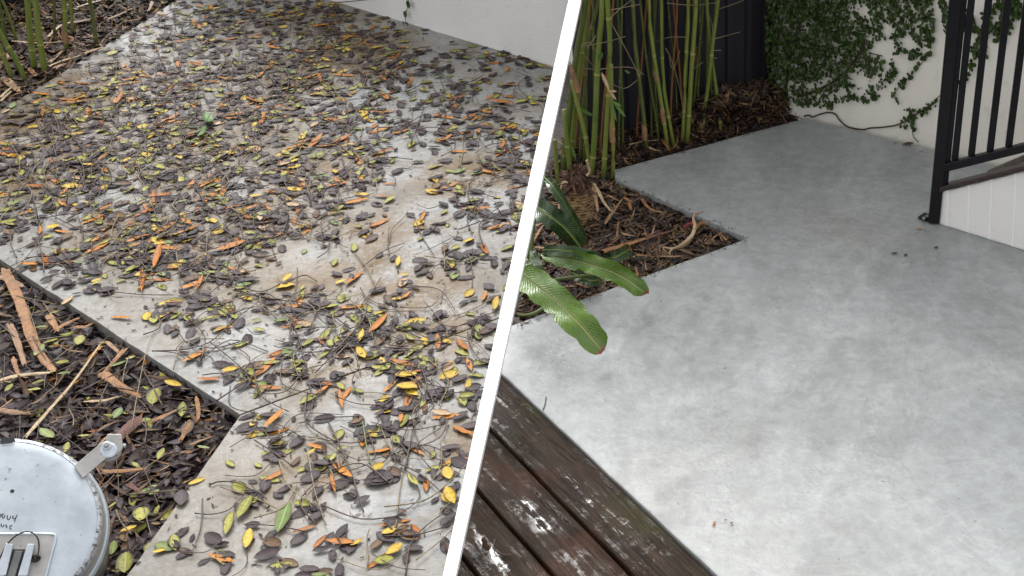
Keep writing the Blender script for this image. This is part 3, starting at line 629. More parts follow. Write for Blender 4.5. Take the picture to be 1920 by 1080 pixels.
CUL = [([(66, 134), (56, 62), (51, 0)], 11, 'thick bamboo culm, second of the middle pair near the mossy corner'), ([(86, 141), (72, 62), (66, 0)], 11, 'thick bamboo culm standing closest to the leafy slab edge'), ([(125, 99), (122, 50), (119, 0)], 9, 'bamboo culm with a tan sheath beside a fallen sheath'),
       ([(137, 66), (134, 30), (132, 0)], 6, 'thin bamboo culm just behind the sheathed culm'), ([(181, 86), (176, 45), (168, 0)], 7, 'lone bamboo culm standing apart nearest the slab'), ([(51, 156), (30, 112), (0, 62)], 9, 'slanting bamboo culm crossing the corner lowest of all'),
       ([(26, 152), (10, 115), (-8, 75)], 9, 'striped slanting bamboo culm at the corner edge'), ([(33, 82), (20, 40), (6, 5)], 5, 'thin slanting bamboo culm against the dark fence'), ([(102, 76), (102, 40), (101, 0)], 5, 'dim thin bamboo culm behind the thick pair'), ([(14, 95), (6, 50), (0, 20)], 8, 'dark bamboo culm in the very corner')]
for k, (px, w_, lab) in enumerate(CUL):
    culm(px, w_, lab, 'culm_green' if k not in (8, 9, 4) else 'culm_olive', ((124, 80, 118, 44, 11),) if k == 2 else (), True, 'short bamboo clump at the corner', zb=-.01)

# ------------------------------------------------------------------ litter on the beds (nobody could count it)
def scatter(name, poly, n, kinds, zf, size, label, tilt=.5, zj=.02, avoid=None, weight=None):
    xs = [p[0] for p in poly]; ys = [p[1] for p in poly]; mm = MB(); k = 0
    mats = [q[0] for q in kinds]; wts = [q[1] for q in kinds]
    while k < n:
        x, y = R.uniform(min(xs), max(xs)), R.uniform(min(ys), max(ys))
        if not inside(x, y, poly) or (weight and R.random() > weight(x, y)): continue
        mi = R.choices(range(len(kinds)), wts)[0]; _, _, l0, l1, asp = kinds[mi]
        L = R.uniform(l0, l1) * size; v, f, uv = leaf_vf(1, asp * R.uniform(.7, 1.3), R.uniform(-.3, .4), R.uniform(-.5, .6), R.random(), 3)
        p = at(x, y); z = zf(p.x, p.y) + R.uniform(.002, zj); p = at(x, y, z)
        q = xform(p, R.uniform(0, 6.283), R.uniform(-tilt, tilt), R.uniform(-tilt, tilt), L); mm.add([q @ Vector(a) for a in v], f, uv, mi, R.random()); k += 1
    return tag(mm.build(name, mats, None, True), label, kind='stuff')
RB_LOW = [(962, 612), (1395, 448), (1155, 340), (1128, 322), (1060, 305), (1038, 300), (970, 590)]
RB_UP = [(1042, 312), (1146, 316), (1506, 219), (1476, 178), (1448, 150), (1390, 146), (1330, 176), (1112, 240), (1062, 250)]
mk_r = [('mulch_dark', .36, .5, 1.2, .42), ('mulch_brown', .36, .5, 1.8, .2), ('mulch_tan', .16, .5, 2.2, .08), ('dark_leaf', .09, .5, 1, .4), ('olive_leaf', .015, .4, .8, .45)]
scatter('leaf_mulch', RB_LOW, 4200, mk_r, z_right, .042, 'dark brown leaf mulch around the palm stump', .5)
scatter('leaf_mulch', RB_UP, 6500, mk_r, z_right, .042, 'dark leaf mulch heaped against the metal fence', .6)
LB = [(-10, 470), (449, 779), (314, 972), (235, 1085), (-10, 1085)]
zl = lambda x, y: -.045
mk_l = [('dark_leaf', .42, .8, 1.2, .46), ('mulch_dark', .30, .4, 1.4, .4), ('mulch_brown', .17, .7, 2.6, .14), ('olive_leaf', .04, .8, 1.1, .42), ('mulch_tan', .06, .8, 2.8, .05), ('orange_leaf', .02, .8, 1.8, .16)]
scatter('leaf_litter', LB, 3000, mk_l, zl, .045, 'wet dark leaf litter in the bed around the metal drum', .45, .03)
TB = [(-20, 220), (0, 206), (87, 154), (255, 48), (340, -6), (360, -30), (60, -30), (-20, 30)]
scatter('leaf_litter', TB, 3400, [('mulch_dark', .5, .6, 1.3, .45), ('mulch_brown', .34, .6, 2, .2), ('mulch_tan', .12, .7, 2.6, .12), ('olive_leaf', .04, .7, 1, .4)], lambda x, y: -.012, .05, 'brown leaf litter under the short bamboo clump', .5, .02)

# ------------------------------------------------------------------ loose bamboo sheaths and canes on the beds
def loose(px, wpx, mat, label, zb, lift=.012, half=.45, name='bamboo_sheath', cat='sheath', group='loose dry bamboo sheaths', taper=.5, bow=.0):
    pts = [at(x, y, zb + lift + bow * math.sin(math.pi * i / max(1, len(px) - 1))) for i, (x, y) in enumerate(px)]; path = smooth_path(pts, 5); n = 6; sc_ = scale_at(px[0][1]); r0 = wpx * .8 / 2 / sc_
    v = []; uv = []; L = 0
    for i, p in enumerate(path):
        t = (path[min(i + 1, len(path) - 1)] - path[max(0, i - 1)]).normalized(); a = t.cross(Vector((0, 0, 1))).normalized(); b_ = a.cross(t)
        if i: L += (p - path[i - 1]).length
        u_ = i / (len(path) - 1); r = r0 * (1 - taper * u_ ** 2) * R.uniform(.86, 1.1); hf = half * R.uniform(.8, 1.1)
        for j in range(n + 1):
            an = (j / n - .5) * 2 * math.pi * hf; jag = (R.uniform(-.012, .012) * (i in (0, len(path) - 1))); v.append(p + (b_ * (math.cos(an) * .42 + .1 * math.sin(9 * u_ + 5 * j)) + a * math.sin(an) * 1.15) * r - b_ * r * .35 + t * jag); uv.append((L, j / n))
    f = [[i * (n + 1) + j, i * (n + 1) + j + 1, (i + 1) * (n + 1) + j + 1, (i + 1) * (n + 1) + j] for i in range(len(path) - 1) for j in range(n)]
    m_ = MB(); m_.add(v, f, uv); return tag(m_.build(name, mat, None, True), label, cat, group)
ZL, ZT = -.02, .004
for px, w_, mt, lab in (
    ([(8, 505), (35, 560), (55, 620), (80, 670), (103, 696)], 21, 'sheath_orange', 'longest red brown sheath running down from the slab edge'),
    ([(0, 518), (22, 525), (42, 536)], 17, 'sheath_tan', 'tan sheath end lying across the top of the red one'),
    ([(18, 608), (32, 640), (46, 685)], 14, 'sheath_tan', 'brown hollow cane beside the long red brown sheath'),
    ([(192, 698), (225, 722), (262, 742)], 21, 'sheath_orange', 'stout cinnamon cane section in the middle of the leaf bed'),
    ([(235, 652), (210, 680), (188, 705)], 11, 'sheath_orange', 'rolled orange sheath leaning on the stout cane'),
    ([(0, 712), (40, 702), (95, 698)], 14, 'sheath_pale', 'pale tan flat cane by the left border of the bed'),
    ([(0, 768), (30, 772), (62, 774)], 17, 'sheath_tan', 'tan cane end above the metal drum'),
    ([(48, 818), (90, 770), (140, 712), (188, 645)], 9, 'sheath_pale', 'long thin pale cane reaching diagonally to the metal drum'),
    ([(100, 620), (125, 605), (150, 595)], 12, 'sheath_orange', 'short orange sheath near the upper slab edge'),
    ([(140, 612), (158, 612), (172, 606)], 11, 'sheath_orange', 'curled orange sheath scrap under the slab edge'),
    ([(90, 590), (100, 605), (108, 620)], 15, 'sheath_orange', 'small rust coloured sheath flake in the bed'),
    ([(165, 752), (195, 750), (218, 744)], 9, 'sheath_pale', 'small torn pale sheath strip below the stout cane'),
    ([(262, 783), (235, 805), (208, 836)], 32, 'sheath_red', 'broken dark red sheath sticking out behind the drum hinge'),
    ([(282, 790), (310, 778), (336, 766)], 14, 'sheath_orange', 'orange strip pointing at the slab notch corner'),
    ([(186, 884), (230, 882), (276, 878)], 13, 'sheath_orange', 'orange split cane lying beside the drum hinge'),
    ([(368, 745), (372, 770), (370, 790)], 9, 'sheath_orange', 'small upright orange sheath near the slab edge'),
    ([(352, 790), (346, 810), (338, 826)], 13, 'sheath_orange', 'orange leaf shaped sheath in the dark litter by the notch'),
    ([(360, 832), (380, 824), (398, 818)], 8, 'sheath_tan', 'thin tan cane piece near the notch corner'),
    ([(238, 905), (252, 914), (262, 922)], 12, 'sheath_red', 'brown curled scrap in the litter right of the drum'),
    ([(25, 672), (30, 690), (36, 705)], 10, 'sheath_orange', 'short orange sliver beneath the brown hollow cane'),
    ([(200, 640), (212, 650), (222, 660)], 10, 'sheath_tan', 'short tan chip near the rolled orange sheath')):
    loose(px, w_, mt, lab, ZL, .016)
for px, w_, mt, lab in (
    ([(92, 116), (105, 105), (118, 93)], 10, 'sheath_tan', 'tan sheath propped between the short bamboo culms'), ([(8, 145), (22, 158), (36, 172)], 17, 'sheath_tan', 'broad tan sheath at the foot of the slanting culms'),
    ([(90, 124), (120, 112), (152, 103)], 7, 'sheath_pale', 'long pale cane lying along the leafy slab edge'), ([(154, 101), (175, 93), (195, 87)], 11, 'sheath_tan', 'pinkish tan sheath overlapping the slab edge'),
    ([(20, 76), (70, 80), (115, 78)], 6, 'sheath_pale', 'straight pale cane behind the thick pair of culms'), ([(90, 68), (112, 48), (140, 40), (170, 35)], 6, 'sheath_pale', 'long pale cane running behind the sheathed culm'),
    ([(140, 14), (170, 5), (200, -4)], 7, 'sheath_pale', 'pale cane near the top border by the lone culm'), ([(200, 36), (225, 26), (245, 16)], 6, 'sheath_tan', 'tan cane beyond the lone culm'), ([(285, 2), (282, 12), (278, 20)], 8, 'sheath_tan', 'small upright tan sheath at the far bed edge'),
    ([(0, 182), (15, 168), (28, 158)], 7, 'sheath_pale', 'pale stick under the slanting culms'), ([(0, 190), (12, 178), (22, 170)], 6, 'sheath_pale', 'second pale stick under the slanting culms'), ([(140, 42), (158, 38), (176, 32)], 8, 'sheath_red', 'reddish sheath behind the lone culm'),
    ([(55, 128), (62, 135), (68, 142)], 11, 'sheath_orange', 'rust sheath scrap between the thick culms'), ([(100, 128), (112, 122), (125, 118)], 13, 'sheath_tan', 'wide tan sheath piece lying against the slab')):
    loose(px, w_, mt, lab, ZT, .014)
ZR = -.022
for px, w_, mt, lab in (
    ([(1128, 471), (1165, 460), (1214, 445)], 16, 'sheath_orange', 'largest split cane, salmon coloured, above the strelitzia leaves'), ([(1214, 445), (1240, 437), (1262, 432)], 9, 'sheath_red', 'weathered pinkish continuation of the largest split cane'),
    ([(1134, 419), (1150, 397), (1167, 372)], 6, 'sheath_tan', 'slim tan stick propped in the bed centre'), ([(1171, 370), (1178, 374), (1186, 378)], 8, 'sheath_orange', 'small orange stub near the slab edge'), ([(1203, 372), (1212, 384), (1224, 396)], 8, 'sheath_orange', 'short cinnamon stub nearest the slab edge'),
    ([(1180, 380), (1182, 388), (1184, 394)], 7, 'sheath_orange', 'tiny orange stub below the other stubs'), ([(1110, 340), (1122, 358), (1132, 378), (1146, 396)], 8, 'sheath_pale', 'dry arching stalk falling away from the palm stump'), ([(1112, 348), (1117, 370), (1121, 396)], 8, 'sheath_tan', 'dry hanging stalk close beside the palm stump'),
    ([(1140, 365), (1152, 372), (1160, 376)], 5, 'sheath_tan', 'thin tan stalk end beyond the arching stalk'), ([(1235, 480), (1258, 480), (1278, 480)], 6, 'sheath_tan', 'small brown stick under the pale curled stem'), ([(1192, 478), (1205, 478), (1216, 478)], 5, 'sheath_orange', 'tiny orange chip below the largest cane'),
    ([(1157, 442), (1158, 428), (1160, 414)], 4, 'sheath_orange', 'thin upright orange splinter above the largest cane'), ([(1165, 436), (1178, 440), (1190, 442)], 6, 'sheath_tan', 'small tan chip touching the largest cane'), ([(996, 455), (1008, 437), (1018, 422)], 8, 'sheath_orange', 'orange sheath standing beside the dark strelitzia leaf'),
    ([(1006, 462), (1018, 464), (1034, 462)], 9, 'sheath_tan', 'tan sheath at the base of the dark strelitzia leaf'), ([(1000, 424), (1010, 420), (1018, 418)], 7, 'sheath_tan', 'small tan sheath behind the dark strelitzia leaf'), ([(1042, 412), (1046, 398), (1049, 384)], 7, 'sheath_tan', 'upright tan sheath left of the palm stump'),
    ([(1055, 418), (1058, 408), (1062, 402)], 6, 'sheath_orange', 'small orange scrap at the palm stump foot'), ([(1215, 275), (1228, 280), (1240, 283)], 6, 'sheath_pale', 'pale sheath lying in front of the fence bamboo'), ([(1180, 270), (1205, 265), (1235, 262)], 4, 'sheath_pale', 'thin pale stick lying across the fence bamboo feet'),
    ([(1242, 262), (1250, 272), (1256, 282)], 8, 'sheath_orange', 'orange sheath curling beside the double sheathed culm'), ([(1196, 516), (1194, 508), (1192, 500)], 5, 'sheath_orange', 'small orange flake by the lower slab edge')):
    zb = z_right(at(*px[0]).x, at(*px[0]).y); loose(px, w_, mt, lab, zb, .032)
# pale curled dry stem with red flower scrap
dsx = [(1304, 396), (1300, 410), (1303, 424), (1297, 442), (1280, 458), (1262, 466), (1243, 463)]
ds = thing('dried_stem', 'pale curled dried stem resting near the notch tip of the clean slab', 'stem')
zz = [.05, .045, .05, .04, .015, -.005, .0]
obj('stalk', tube(smooth_path([at(x, y, z) for (x, y), z in zip(dsx, zz)], 5), [.0022 + .0042 * math.sin(math.pi * (i / 30) ** 1.0) for i in range(31)], 7), 'sheath_pale', ds, True)
obj('fork', tube(smooth_path([at(1262, 466, -.005), at(1256, 472, -.01), at(1256, 478, -.015)]), .003, 5), 'sheath_pale', ds)
obj('fork', tube(smooth_path([at(1303, 400, .05), at(1312, 399, .05), at(1318, 396, .055)]), .002, 5), 'sheath_tan', ds)
obj('petal', tube(smooth_path([at(1284, 426, .0), at(1292, 420, .02), at(1299, 418, .035)]), [.005] * 9, 6), 'red_petal', ds)
obj('husk', tube(smooth_path([at(1304, 430, .0), at(1314, 418, .01), at(1322, 420, .0)]), [.005] * 9, 6), 'sheath_orange', ds)

# ------------------------------------------------------------------ palm stump
ps = thing('palm_stump', 'shaggy ringed palm stump at the foot of the bamboo', 'stump')
bp = at(1088, 418, -.03); top = hit(1084, 352, *vplane(bp)); nr = 13
for i in range(nr):
    t = i / nr; c_ = bp.lerp(top, t); c2_ = bp.lerp(top, t + 1 / nr * .93); r = .042 * (.82 + .35 * math.sin(math.pi * min(1, t * .75 + .12)))
    path = [c_, c_.lerp(c2_, .25), c_.lerp(c2_, .75), c2_]; v, f, uv = tube(path, [r * .93, r * 1.03, r * 1.05, r * .95], 18)
    v = [p + Vector((R.uniform(-1, 1), R.uniform(-1, 1), R.uniform(-1, 1))) * .0016 + (c_ - bp).normalized() * .004 * math.sin(3 * k + i) * (i > 0) for k, p in enumerate(v)]
    obj('ring', (v, f), 'palm_ring', ps, True)
hd = MB()
for k in range(220):
    a = R.uniform(0, 6.283); e = R.uniform(-.35, 1.3); r = R.uniform(.025, .065); c_ = top + Vector((math.cos(a) * math.cos(e), math.sin(a) * math.cos(e), math.sin(e) * 1.1)) * r * .8 + Vector((-.003, 0, .012))
    L = R.uniform(.025, .075); v, f, uv = leaf_vf(L, .011, R.uniform(.2, .8), .5, .5, 4); q = xform(c_, a + R.uniform(-.9, .9), R.uniform(-.2, 1.3), R.uniform(-1, 1)); hd.add([q @ Vector(p) for p in v], f, uv, 0, R.random())
hc = tube([top, top + Vector((0, 0, .02)), top + Vector((0, 0, .04)), top + Vector((0, 0, .055))], [.034, .038, .03, .012], 10); hd.add(*hc)
tag(hd.build('fibre_crown', 'palm_fibre', ps), kind='stuff')
for px in ([(1070, 345), (1058, 342), (1052, 352), (1052, 372)], [(1058, 350), (1064, 358), (1062, 366)], [(1100, 330), (1106, 322), (1103, 312), (1100, 300)]):
    obj('dead_stalk', tube(smooth_path([hit(x, y, *vplane(bp - Vector((0, .03, 0)))) for x, y in px]), .0045, 6), 'sheath_pale', ps, True)

# ------------------------------------------------------------------ strelitzia
sp = thing('strelitzia_plant', 'broad leaved green plant spilling onto the clean slab beside the batten', 'plant')
def strap(px, zs, wpx, mat, skew=(0, 0, 0), fold=.25, n=18, wav=.004, seed=1, twist=0.0, name='leaf'):
    rr = random.Random(seed); path = smooth_path([at(x, y, z) for (x, y), z in zip(px, zs)], 6); N = len(path); v = []; uv = []
    sc_ = scale_at(px[len(px) // 2][1]); cols = 8
    ec = [0, 0]
    for i, p in enumerate(path):
        t = i / (N - 1); tg = (path[min(i + 1, N - 1)] - path[max(0, i - 1)]).normalized()
        side = tg.cross(-(p - CO).normalized()).normalized() * math.cos(twist) ; nrm = side.cross(tg).normalized()
        if nrm.z < 0: nrm = -nrm
        side = (side + Vector(skew)).normalized()
        wd = wpx / 2 / sc_ * max(.06, min(1, (t * 6) ** .6) * (1 if t < .72 else max(.0, 1 - ((t - .72) / .285) ** 2.4) ** .5))
        for j in range(cols + 1):
            s = j / cols * 2 - 1
            e = 1 + ((rr.uniform(-.1, .04) - .14 * (math.sin(t * 23 + seed * s) > .86)) if abs(s) == 1 else 0)
            v.append(p + side * wd * s * e + nrm * (fold * wd * abs(s) ** 1.6 - .0) + nrm * wav * (math.sin(t * 17 + s * 2 + seed) + rr.uniform(-.4, .4)) * abs(s)); uv.append((t, s))
    f = [[i * (cols + 1) + j, (i + 1) * (cols + 1) + j, (i + 1) * (cols + 1) + j + 1, i * (cols + 1) + j + 1] for i in range(N - 1) for j in range(cols)]
    mm = MB(); mm.add(v, f, uv); lf = mm.build(name, mat, sp, True)
    rb = [p + (Vector((0, 0, .002))) for p in path]
    obj('midrib', tube(rb, [.0035 * (1 - .7 * i / (N - 1)) for i in range(N)], 5), 'twig_green', lf, True); return lf
strap([(974, 508), (1010, 537), (1050, 569), (1092, 612), (1131, 659)], [.14, .15, .14, .11, .045], 54, 'strelitzia_bright', fold=.22, seed=2, wav=.009)
strap([(1020, 477), (1070, 486), (1120, 499), (1170, 520), (1212, 551)], [.10, .13, .13, .11, .05], 36, 'strelitzia_bright', fold=.5, seed=5, wav=.01)
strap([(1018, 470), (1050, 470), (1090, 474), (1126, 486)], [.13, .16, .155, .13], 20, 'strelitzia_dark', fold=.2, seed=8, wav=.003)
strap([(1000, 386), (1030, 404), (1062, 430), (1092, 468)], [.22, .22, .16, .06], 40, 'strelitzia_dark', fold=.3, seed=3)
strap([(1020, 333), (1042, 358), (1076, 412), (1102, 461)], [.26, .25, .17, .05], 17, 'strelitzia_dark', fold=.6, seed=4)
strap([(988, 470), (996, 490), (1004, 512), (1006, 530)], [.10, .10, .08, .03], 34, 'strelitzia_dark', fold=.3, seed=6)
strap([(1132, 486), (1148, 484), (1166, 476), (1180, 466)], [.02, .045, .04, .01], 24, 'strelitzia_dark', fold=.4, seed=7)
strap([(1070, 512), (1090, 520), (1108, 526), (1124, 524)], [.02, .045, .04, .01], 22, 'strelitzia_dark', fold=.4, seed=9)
for px, zs in (([(985, 555), (978, 530), (976, 508)], [-.03, .07, .14]), ([(990, 550), (995, 510), (1004, 488), (1020, 477)], [-.03, .06, .09, .10]), ([(988, 552), (990, 470), (996, 400), (1000, 386)], [-.03, .12, .2, .22]), ([(992, 552), (1000, 430), (1014, 350), (1020, 333)], [-.03, .16, .24, .26]),
               ([(995, 555), (1035, 527), (1075, 520), (1112, 514)], [-.03, .03, .05, .06]), ([(985, 484), (1000, 481), (1018, 478)], [.08, .09, .1]), ([(975, 592), (1000, 588), (1030, 570)], [-.02, .01, .02])):
    obj('stalk', tube(smooth_path([at(x, y, z) for (x, y), z in zip(px, zs)], 5), .005, 7), 'twig_green', sp, True)

# ------------------------------------------------------------------ metal drum with hinged lid
LC = CO + ray(-2, 986) * 2.30; RL = 172 * 2.30 / F
toC = (CO - LC).normalized(); LN = (toC * .72 + Vector((0, 0, 1)) * .28).normalized()
def OL(x, y, o=0.0): return hit(x, y, LC + LN * o, LN)
lx = LN.cross(Vector((0, 1, 0))).normalized(); ly = LN.cross(lx).normalized()
dr = thing('metal_drum', 'galvanised metal drum with bolted hinge standing in the leaf bed', 'drum')
def lathe(prof, n=72):
    v = []; f = []
    for r, z in prof:
        for k in range(n): a = 2 * math.pi * k / n; v.append(LC + (lx * math.cos(a) + ly * math.sin(a)) * r + LN * z)
    for i in range(len(prof) - 1):
        for k in range(n): f.append([i * n + k, i * n + (k + 1) % n, (i + 1) * n + (k + 1) % n, (i + 1) * n + k])
    return v, f
lid = obj('lid', lathe([(.0003, .006), (RL * .5, .0055), (RL * .85, .0035), (RL * .95, .0015), (RL * .985, -.002), (RL, -.008), (RL * 1.005, -.016)]), 'galvanised', dr, True)
obj('rim', lathe([(RL * .955, .0022), (RL * .97, .0014), (RL * .99, -.0015), (RL * 1.003, -.007)]), 'scuffed_edge', lid, True)
obj('skirt', lathe([(RL * 1.0, -.014), (RL * 1.02, -.03), (RL * 1.03, -.055), (RL * 1.035, -.06)]), 'galvanised_dull', dr, True)
obj('hoop', lathe([(RL * 1.03, -.056), (RL * 1.055, -.054), (RL * 1.062, -.058), (RL * 1.055, -.062), (RL * 1.07, -.064), (RL * 1.075, -.068), (RL * 1.06, -.073), (RL * 1.04, -.073)]), 'galvanised', dr, True)
obj('body', lathe([(RL * 1.045, -.072), (RL * 1.05, -.1), (RL * 1.05, -.62)]), 'dark_steel', dr, True)
hg = obj('hinge_arm', prism([OL(139, 874, .004), OL(193, 828.5, .004), OL(208, 853, .004), OL(155.5, 898, .004)], LN * .005, .001), 'galvanised_dull', dr)
def disc(x, y, rpx, o, h, mat, name, parent, n=20):
    c_ = OL(x, y, o); r = rpx * 2.3 / F; return obj(name, tube([c_, c_ + LN * h * .8, c_ + LN * h], [r, r, r * .82], n), mat, parent, False)
disc(207, 848, 20, -.012, .012, 'galvanised_dull', 'pivot_ring', hg); disc(204, 845, 15.5, .004, .006, 'galvanised', 'washer', hg); disc(200, 836, 8.5, .009, .004, 'galvanised', 'washer', hg); disc(199, 835, 5, .013, .006, 'galvanised_dull', 'bolt', hg, 6)
obj('hinge_block', prism([OL(198, 832, -.012), OL(201, 817, -.012), OL(228, 817, -.012), OL(231, 842, -.012), OL(220, 860, -.012)], LN * .014, .002), 'galvanised_dull', dr)
disc(233, 837, 4, -.01, .012, 'galvanised', 'bolt', hg, 6)
# pressed panel with handle, wire and hand lettering
pn = obj('pressed_panel', prism([OL(-60, 1001, .004), OL(96, 1002, .004), OL(105, 1010, .004), OL(78, 1120, .004), OL(-90, 1120, .004)], LN * .0035, .0015), 'galvanised_dull', lid)
obj('raised_edge', tube(smooth_path([OL(-60, 1001, .007), OL(20, 1001, .007), OL(90, 1001, .007), OL(104, 1008, .007), OL(95, 1045, .007), OL(76, 1120, .007)], 6), .0025, 7), 'galvanised', pn, True)
for q in ([(12, 1021), (26, 1022), (12, 1082), (-8, 1082)], [(52, 1022), (66, 1022), (52, 1082), (34, 1082)]): obj('handle_bar', prism([OL(x, y, .0075) for x, y in q], LN * .012, .0015), 'galvanised', pn)
obj('handle_bar', prism([OL(x, y, .0078) for x, y in ((28, 1034), (43, 1034), (28, 1084), (12, 1084))], LN * .006, .001), 'dark_steel', pn)
obj('slot_shade', prism([OL(x, y, .0072) for x, y in ((20, 1030), (52, 1030), (36, 1086), (2, 1086))], LN * .0008), 'ink_and_shade', pn)  # shade between the bars, painted as a thin dark plate
obj('wire_loop', tube(smooth_path([OL(0, 1046, .012), OL(14, 1020, .018), OL(34, 1002, .024), OL(55, 997, .026), OL(70, 1008, .022), OL(73, 1028, .018), OL(68, 1048, .013), OL(60, 1044, .012)], 6), .0014, 6), 'dark_wire', pn, True)
obj('wire_knot', tube(smooth_path([OL(58, 1046, .012), OL(66, 1042, .018), OL(74, 1046, .014), OL(66, 1052, .012), OL(58, 1048, .014)], 6), .003, 6), 'dark_wire', pn, True)
disc(23, 921, 3.6, .0052, .0012, 'ink_and_shade', 'hole_shade', lid)  # dark disc on the lid painted as the shade inside a hole
def ink(*ps): obj('lettering', tube(smooth_path([OL(x, y, .0062) for x, y in ps], 4), .0009, 4), 'ink_and_shade', lid)
for s in ([(-2, 962), (2, 966), (-1, 970)], [(4, 964), (4.5, 970), (7, 971), (9.5, 966)], [(4, 964), (8, 963)], [(14, 966), (13.5, 972), (17, 974), (20, 968)], [(24, 967), (24.5, 972), (30, 971)], [(32, 965), (29, 972), (27, 978)],
          [(-4, 982), (-1, 986), (-4, 989)], [(2, 982), (3, 987), (6, 987), (7.5, 983)], [(12, 983), (10.5, 986), (13.5, 987), (11, 990)], [(23, 985), (19, 986), (18.5, 991), (22, 992)]): ink(*s)
obj('dent_shade', prism([OL(0, 821, .006), OL(26, 820, .006), OL(29, 826, .006), OL(22, 831, .006), OL(0, 833, .006)], LN * .0006), 'ink_and_shade', lid)  # shade of a dent painted as a flat dark plate

# ------------------------------------------------------------------ fallen leaves on the leafy slab
DEN = ['0037888875000', '0477888877665', '6888888775776'.replace(' ', ''), '8888887872467', '7778887642467', '3679874223457', '0135665665360', '0001356677750', '0000135557760', '0000016655640', '0000355565500', '0000656666500']
SLAB_POLY = [(-20, 478), (447, 774), (314, 968), (215, 1100), (PX(1100) - 4, 1100), (PX(150) - 4, 150), (1060, 132), (639, 10), (590, -10), (352, -10), (255, 53), (87, 159), (0, 211), (-20, 220)]
DARK, BROWN, OLIVE, GREEN, YEL, ORG, TAN = range(7)
LM = ['dark_leaf', 'brown_leaf', 'olive_leaf', 'green_leaf', 'yellow_leaf', 'orange_leaf', 'tan_leaf']
pts = []
for r_ in range(12):
    for c_ in range(13):
        v_ = int(DEN[r_][c_]); yy = r_ * 90 + 45; k_ = 1.75 + 12.5 * (1 - yy / 1080) ** 1.35
        n = int(v_ * (v_ / 8) ** .9 * k_ + R.random())
        cl = [(R.uniform(c_ * 80, c_ * 80 + 80), R.uniform(r_ * 90, r_ * 90 + 90)) for _ in range(max(1, n // 9))]
        for _ in range(n):
            if R.random() < .62:
                q = R.choice(cl); x, y = q[0] + R.gauss(0, 17), q[1] + R.gauss(0, 11)
            else: x, y = R.uniform(c_ * 80, c_ * 80 + 80), R.uniform(r_ * 90, r_ * 90 + 90)
            if inside(x, y, SLAB_POLY): pts.append((x, y))
def size_at(y): return .046 + .007 * (1 - max(0, min(1, y / 1000)))
lib = {}
def leaf_mesh(kind, var):
    if (kind, var) not in lib:
        rr = random.Random(kind * 31 + var); lance = kind in (ORG,) ; asp = rr.uniform(.2, .28) if lance else rr.uniform(.40, .58)
        v, f, uv = leaf_vf(1, asp, rr.uniform(.01, .1), rr.uniform(.05, .3), rr.random(), 8, .012, var); lib[(kind, var)] = (v, f, uv, asp)
    return lib[(kind, var)]
lme_cache = {}
rows = []
for (x, y) in pts:
    kind = R.choices(range(7), [.575, .11, .15, .03, .05, .07, .015])[0]; var = R.randrange(6)
    L = size_at(y) * (R.choice([R.uniform(.5, .8), R.uniform(.8, 1.25), R.uniform(.8, 1.25)]) if kind != ORG else R.uniform(1.0, 1.9))
    rows.append((x, y, kind, var, L, R.uniform(0, 6.283)))
# the large bright ones that stand out in the photograph (x, y, kind, length in px, image angle in degrees)
for (x, y, kind, lp, ang) in ((392, 714, ORG, 46, 2), (515, 790, ORG, 52, 42), (642, 885, ORG, 52, -40), (625, 912, ORG, 38, -75), (710, 612, ORG, 52, 50), (762, 707, YEL, 42, 0), (764, 731, YEL, 40, -8), (640, 752, ORG, 40, -80), (516, 895, ORG, 44, 30), (638, 1020, ORG, 54, -4), (466, 1015, YEL, 40, 80), (533, 975, GREEN, 60, 70), (460, 957, OLIVE, 48, 60), (430, 985, OLIVE, 44, 75),
        (678, 633, YEL, 24, 75), (678, 665, YEL, 28, -55), (297, 487, ORG, 60, 75), (375, 535, ORG, 36, 70), (100, 430, YEL, 26, 10), (408, 438, YEL, 26, 0), (592, 270, ORG, 42, 48), (640, 265, ORG, 40, 25), (793, 410, ORG, 26, 65), (370, 50, ORG, 34, -40), (82, 212, ORG, 40, 85), (226, 188, ORG, 34, 55), (140, 195, ORG, 50, 2), (320, 225, ORG, 40, 25), (940, 195, ORG, 50, -10), (600, 150, ORG, 30, -75), (585, 145, ORG, 40, 20), (268, 530, ORG, 50, 88), (435, 465, ORG, 60, 20), (540, 525, YEL, 22, 40), (747, 495, YEL, 22, 80), (878, 455, YEL, 22, 30), (930, 575, YEL, 28, 80), (55, 500, ORG, 36, -10), (495, 225, ORG, 34, 80), (708, 880, YEL, 30, 20), (740, 1035, YEL, 36, 35), (720, 1055, OLIVE, 40, 5), (845, 935, YEL, 36, -60), (775, 905, OLIVE, 30, -50), (730, 1000, YEL, 30, 25)):
    p, q = at(x - math.cos(math.radians(ang)) * lp / 2, y + math.sin(math.radians(ang)) * lp / 2), at(x + math.cos(math.radians(ang)) * lp / 2, y - math.sin(math.radians(ang)) * lp / 2)
    rows.append((x, y, kind, R.randrange(6), min((q - p).length, 1.8 * lp / scale_at(y)), math.atan2((q - p).y, (q - p).x), True, (.19 if kind == ORG else .42) * lp / scale_at(y) * (1 + .67 * abs(math.cos(math.radians(ang)))) / (min((q - p).length, 1.8 * lp / scale_at(y)) * (.24 if kind == ORG else .53))))
def place(row):
    x, y, kind, var, L, rz = row[:6]; p = at(x, y); b_ = len(row) > 6
    return xform(Vector((p.x, p.y, .0015 + R.uniform(0, .005) + (.005 if b_ else 0))), rz, R.uniform(-.07, .07), R.uniform(-.2, .2), L) @ Matrix.Diagonal((1, row[7] if b_ else 1, 1, 1))
rank = sorted(range(len(rows)), key=lambda i: -(rows[i][4] * scale_at(rows[i][1]) * (2 if len(rows[i]) > 6 else 1)))
own_oval = [i for i in rank if rows[i][2] != ORG][:250]; own_org = [i for i in rank if rows[i][2] == ORG][:100]; own = set(own_oval) | set(own_org)
